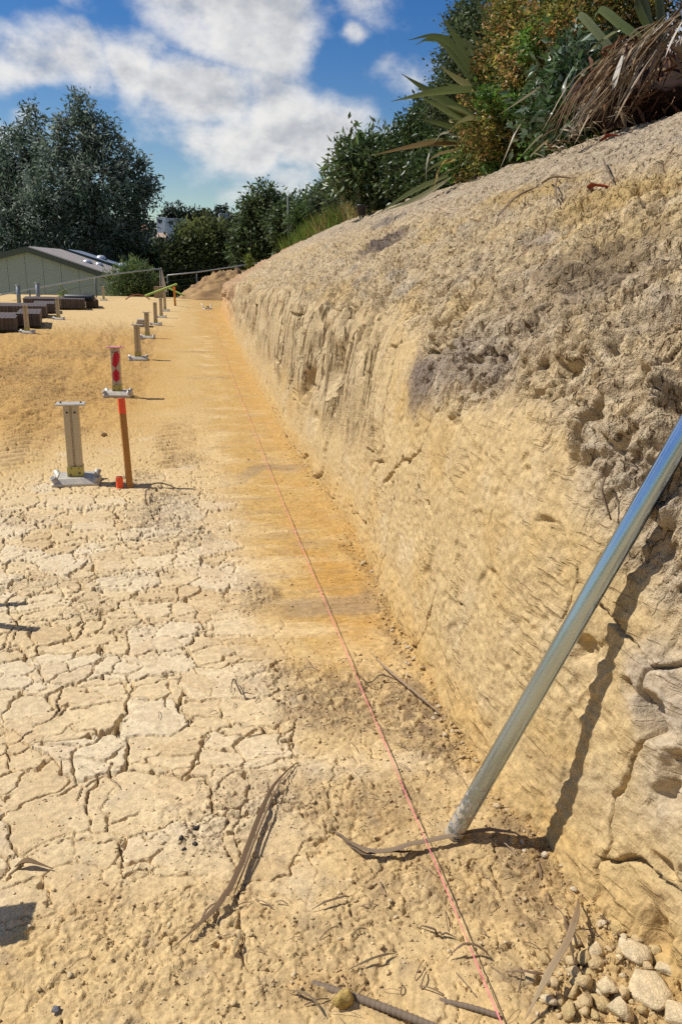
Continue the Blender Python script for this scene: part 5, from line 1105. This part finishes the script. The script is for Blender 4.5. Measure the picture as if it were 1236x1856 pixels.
for pts, w, c in [([(1150, 140, 6.8), (1085, 62, 6.7), (1052, 28, 6.6), (1042, 44, 6.5)], .085, (0.2125, 0.2500, 0.1375)), ([(1190, 90, 6.8), (1130, 48, 6.7), (1090, 18, 6.6), (1076, 34, 6.5)], .09, (0.1625, 0.2125, 0.0938)), ([(1125, 52, 6.7), (1090, 75, 6.6), (1062, 98, 6.6)], .05, (0.3000, 0.3125, 0.1500)), ([(1190, 110, 6.8), (1170, 20, 6.8), (1155, -60, 6.8)], .10, (0.0750, 0.1000, 0.0438)), ([(1205, 110, 6.8), (1195, 10, 6.8), (1190, -60, 6.8)], .09, (0.0875, 0.1125, 0.0500)),
                  ([(1040, 120, 6.7), (1022, 160, 6.6), (1026, 200, 6.6)], .05, (0.2500, 0.2750, 0.2000)), ([(1045, 125, 6.7), (1033, 170, 6.6), (1040, 205, 6.6)], .04, (0.2000, 0.2375, 0.1500)), ([(1010, 225, 7.2), (975, 252, 7.1), (945, 282, 7.1)], .06, (0.3250, 0.3125, 0.1875)), ([(1020, 235, 7.1), (985, 262, 7.), (958, 285, 7.)], .05, (0.3750, 0.3250, 0.1875)), ([(1180, 60, 6.7), (1160, 20, 6.6), (1148, -20, 6.6)], .08, (0.0750, 0.1000, 0.0375)), ([(1140, 150, 6.8), (1120, 90, 6.9), (1110, 30, 6.9)], .07, (0.0750, 0.1063, 0.0375)),
                  ([(1006, 140, 7.4), (960, 172, 7.2), (908, 205, 7.1)], .045, (0.3750, 0.3125, 0.2125)), ([(965, 195, 7.6), (935, 240, 7.5), (905, 308, 7.5)], .035, (0.3750, 0.3125, 0.2000))]:
    leaf(f3, pts, w, np.array(c), np.array(c)*.9, .2, VS)
# fallen skirt of dead leaves
rgd = random.Random(11)
dk = plant('dead_leaf_skirt', (1110, 225), 6.2, 'shaggy skirt of dead brown strap leaves hanging over the bank top', 'dead leaves')
for i in range(135):
    u = rgd.random(); sx = 1105+u*130+rgd.uniform(-12, 12); sy = 118-95*u+rgd.uniform(-16, 26); Y0 = 6.35-.25*u+rgd.uniform(-.15, .15)
    ln = rgd.uniform(.55, 1.08); ex = sx-(128+rgd.uniform(-45, 45))*ln; ey = min(sy+(165+rgd.uniform(-35, 40))*ln, 322-.36*(ex-900)*1.0+rgd.uniform(-26, -6)); Y1 = 6.0+.25*(1-u)+rgd.uniform(-.15, .1)
    mx, my = (sx+ex)/2+rgd.uniform(-24, 20), (sy+ey)/2-rgd.uniform(-6, 30)
    c = np.array(rgd.choice(FL_D))*rgd.uniform(.7, 1.15)
    leaf(dk, [(sx, sy, Y0), (mx, my, (Y0+Y1)/2-.08), (ex, ey, Y1)], rgd.choice([.008, .012, .016, .022, .03]), c, c*rgd.uniform(.8, 1.2), rgd.uniform(.1, .5), (rgd.uniform(.2, 1), rgd.uniform(-.6, .2), rgd.uniform(.2, 1)), 8, 'dry', tw=rgd.uniform(-.8, .8))
for pts, w, c in [([(1130, 100, 6.0), (1118, 140, 5.9), (1108, 165, 5.9)], .075, (.46, .42, .36)), ([(1236, 40, 5.7), (1218, 75, 5.65), (1204, 106, 5.6)], .04, (.48, .43, .36)), ([(1190, 90, 5.9), (1150, 150, 5.85), (1115, 215, 5.85)], .022, (.42, .36, .29)), ([(1170, 120, 5.9), (1130, 190, 5.8), (1112, 222, 5.8)], .03, (.26, .18, .11)), ([(1140, 130, 6.), (1070, 210, 5.9), (1040, 262, 5.9)], .03, (.40, .31, .20))]:
    leaf(dk, pts, w, np.array(c), np.array(c)*.9, .25, VS, 10, 'dry')
for i in range(60):      # torn scraps tangled at the base
    sx = rgd.uniform(985, 1150); sy = 322-.36*(sx-900)-rgd.uniform(8, 60); a_ = rgd.uniform(-2.6, .4); l_ = rgd.uniform(15, 55); Y0 = rgd.uniform(5.9, 6.5); c = np.array(rgd.choice(FL_D))*rgd.uniform(.7, 1.1)
    ex, ey = sx+l_*cos(a_), min(sy-l_*sin(a_)*.6, 318-.36*(sx-900)); leaf(dk, [(sx, sy, Y0), ((sx+ex)/2+rgd.uniform(-8, 8), (sy+ey)/2-rgd.uniform(0, 10), Y0-.05), (ex, ey, Y0+rgd.uniform(-.1, .1))], rgd.choice([.008, .012, .02]), c, c*.9, .3, VS, 6, 'dry', tw=rgd.uniform(-1.5, 1.5))
# rotten stump behind it
M['shaded_fibre'] = plain('shaded_rotten_fibre', (.010, .005, .004), .95, 0, .8, 9, 1., 18, stretch=(1, 1, .35), col2=(.028, .011, .006)); M['palebark'] = plain('weathered_bark', (.36, .29, .24), .9, 0, .3, 5, .8, 22, stretch=(.3, 1, 1))  # root mass near-black: the hollow's shade is put into its colour
st = plant('rotten_stump', (1215, 175), 6.15, 'rotten red-brown stump with a dark hollow behind the dead leaves', 'stump')
rg = np.random.default_rng(4)
V, F = rock(rg, 5, .35, 6); V = V*np.array([.70, .45, .36])+np.array([.14, .62, .14]); V = V+.16*fbm(V[:, 0]*7+V[:, 1]*4, V[:, 2]*9, 4, 5)[:, None]*np.array([-.6, -.6, .4]); link('root_mass', new_mesh('root_mass', V, F, True), M['shaded_fibre'], st)
V, F = rock(rg, 5, .3, 5); V = V*np.array([.42, .30, .17]); V = V@np.array(Matrix.Rotation(.25, 3, 'Y'))+np.array([.30, -.16, .40]); V = V+.03*fbm(V[:, 0]*6, V[:, 2]*30, 4, 8)[:, None]*np.array([0, -1, .5]); link('weathered_log', new_mesh('weathered_log', V, F, True), M['palebark'], st)
for k in range(150):
    a = Vector((rgd.uniform(-.6, .6), rgd.uniform(-.1, .35), rgd.uniform(-.1, .42))); b = a+Vector((rgd.uniform(-.28, .10), rgd.uniform(-.15, .05), rgd.uniform(-.24, .02))); cf_ = np.array(rgd.choice([(.20, .085, .04), (.13, .05, .022), (.07, .028, .014), (.26, .14, .075), (.34, .24, .15)]))*rgd.uniform(.6, 1.1)
    link('fibre', strap_mesh([a, a.lerp(b, .5)+Vector((rgd.uniform(-.03, .03), -.03, rgd.uniform(-.01, .04))), b], [.012, rgd.uniform(.012, .04), .006], .3, cf_, cf_*.7, side=VS, twist=rgd.uniform(-1, 1)), M['dry'], st)
# grass on the lip of the bank
def grass():
    rg = np.random.default_rng(9); n = 20000; y = 9.8+31*rg.random(n)**1.25; x = foot_x(y)+2.75+.10*np.sin(y*1.3)+rg.random(n)**.7*2.0+.25*perlin(y*.6, y*0, 2)
    x = np.where(y < 13, x+.35, x); z = np.array([crest_z(min(b, 40), min(a, foot_x(b)+4.1)) for a, b in zip(x, y)])-.05-np.clip(y-42, 0, 9)*.1
    L_ = (.18+.42*rg.random(n))*(1+.018*y); d = np.stack([rg.normal(size=n)*.35-.15, rg.normal(size=n)*.35, np.ones(n)], 1)
    straw = sst(perlin(y*.7, x*.9, 3)+.5*sst(y, 15, 18)*(1-sst(y, 22, 26)), .05, .6)*(rg.random(n)*.6+.4)
    g = np.array([(.13, .20, .03), (.17, .24, .04), (.09, .15, .025)])[rg.integers(0, 3, n)]; s = np.array([(.34, .23, .09), (.42, .31, .14), (.27, .16, .065)])[rg.integers(0, 3, n)]
    col = (g*(1-straw[:, None])+s*straw[:, None])*(.75+.5*rg.random(n))[:, None]
    me = leaves_mesh('grass', np.stack([x, y, z], 1), d, L_, .010+.0012*y, col, rg, .1)
    link('grass', me, M['leaf'], label='strip of green and straw-coloured grass along the top of the bank', cat='grass', kind='stuff')
grass()
# twigs and dry scraps caught on the upper face
SG = 'dry stalks caught on the bank face'
for i, (a, b, c, d, w, lab) in enumerate([(1014, 330, 1012, 384, .012, 'thin upright dry stalk on the upper bank'), (1108, 870, 1116, 945, .008, 'thin dry root hanging on the bank left of the pole'), (905, 398, 975, 345, .02, 'dark stick lying along the upper bank slope'), (985, 345, 1040, 335, .02, 'short dark stick on the upper bank, right of the longer one'), (1100, 305, 1112, 338, .012, 'short dry stalk near the bank top'), (940, 575, 962, 615, .018, 'splinter wedged in the broken upper face')]):
    y0, s0 = wall_at(a, b); y1, s1 = wall_at(c, d); P0, P1 = bank_pt(y0, s0, .03), bank_pt(y1, s1, .025); mid = (P0+P1)/2+np.array([-.02, 0, .02])
    o = link('dry_stalk', strap_mesh(bez([P0, mid, P1], 8), [w]*7+[w*.7, w*.3], .5, (.22, .155, .095), name='dry_stalk'), M['dry'], label=lab, cat='stalk'); sm = o.modifiers.new('solid', 'SOLIDIFY'); sm.thickness = .004
for px, py, lab in ((1075, 344, 'dark red dead leaf on the upper bank'), (1104, 250, 'russet bark scrap near the bank top')):
    y0, s0 = wall_at(px, py); p = bank_pt(y0, s0, .02); link('bark_scrap', strap_mesh([p+np.array([-.02, .10, 0]), p+np.array([0, 0, .025]), p+np.array([.03, -.11, .01])], [.03, .06, .02], .3, (.24, .05, .025), name='bark_scrap'), M['dry'], label=lab, cat='scrap')
# pot and boundary pole on the hillside
M['pot'] = plain('black_pot', (.015, .015, .017), .5)
def lathe(name, prof, n, mat, loc, **k):
    V = []; F = []
    for (q, z) in prof: V += [(q*cos(2*pi*i/n), q*sin(2*pi*i/n), z) for i in range(n)]
    for j in range(len(prof)-1):
        for i in range(n): F.append((j*n+i, j*n+(i+1) % n, (j+1)*n+(i+1) % n, (j+1)*n+i))
    o = MB().add(V, F).obj(name, mat, None, True, **k); o.location = loc; return o
p = at(655, 390, Y=13.2); lathe('plant_pot', [(.01, 0), (.06, 0), (.085, .13), (.095, .135), (.095, .155), (.082, .155), (.075, .12), (.01, .12)], 20, M['pot'], tuple(p), label='black plastic plant pot under the young shrub', cat='pot')
p = at(524, 440, Y=38.); t_ = at(522, 358, Y=38.); o = MB().tube([(0, 0, -.6), tuple(np.array(t_)-np.array(p))], .045, 8).obj('boundary_pole', M['fpost'], None, True, label='thin black pole standing among the hillside trees', cat='pole'); o.location = p
shrub((453, 484), 41.5, [(452, 472, 5, 41.5, 1.8), (455, 480, 5, 41.5)], 'small yellow-green plant at the far end of the bank top', nclump=26, per=10, ln=.16, wd=.05, spread=.08, pal=[(.17, .20, .03), (.12, .16, .03)], seed=120, tr=.012, limbs=3, name='weed', cat='weed')
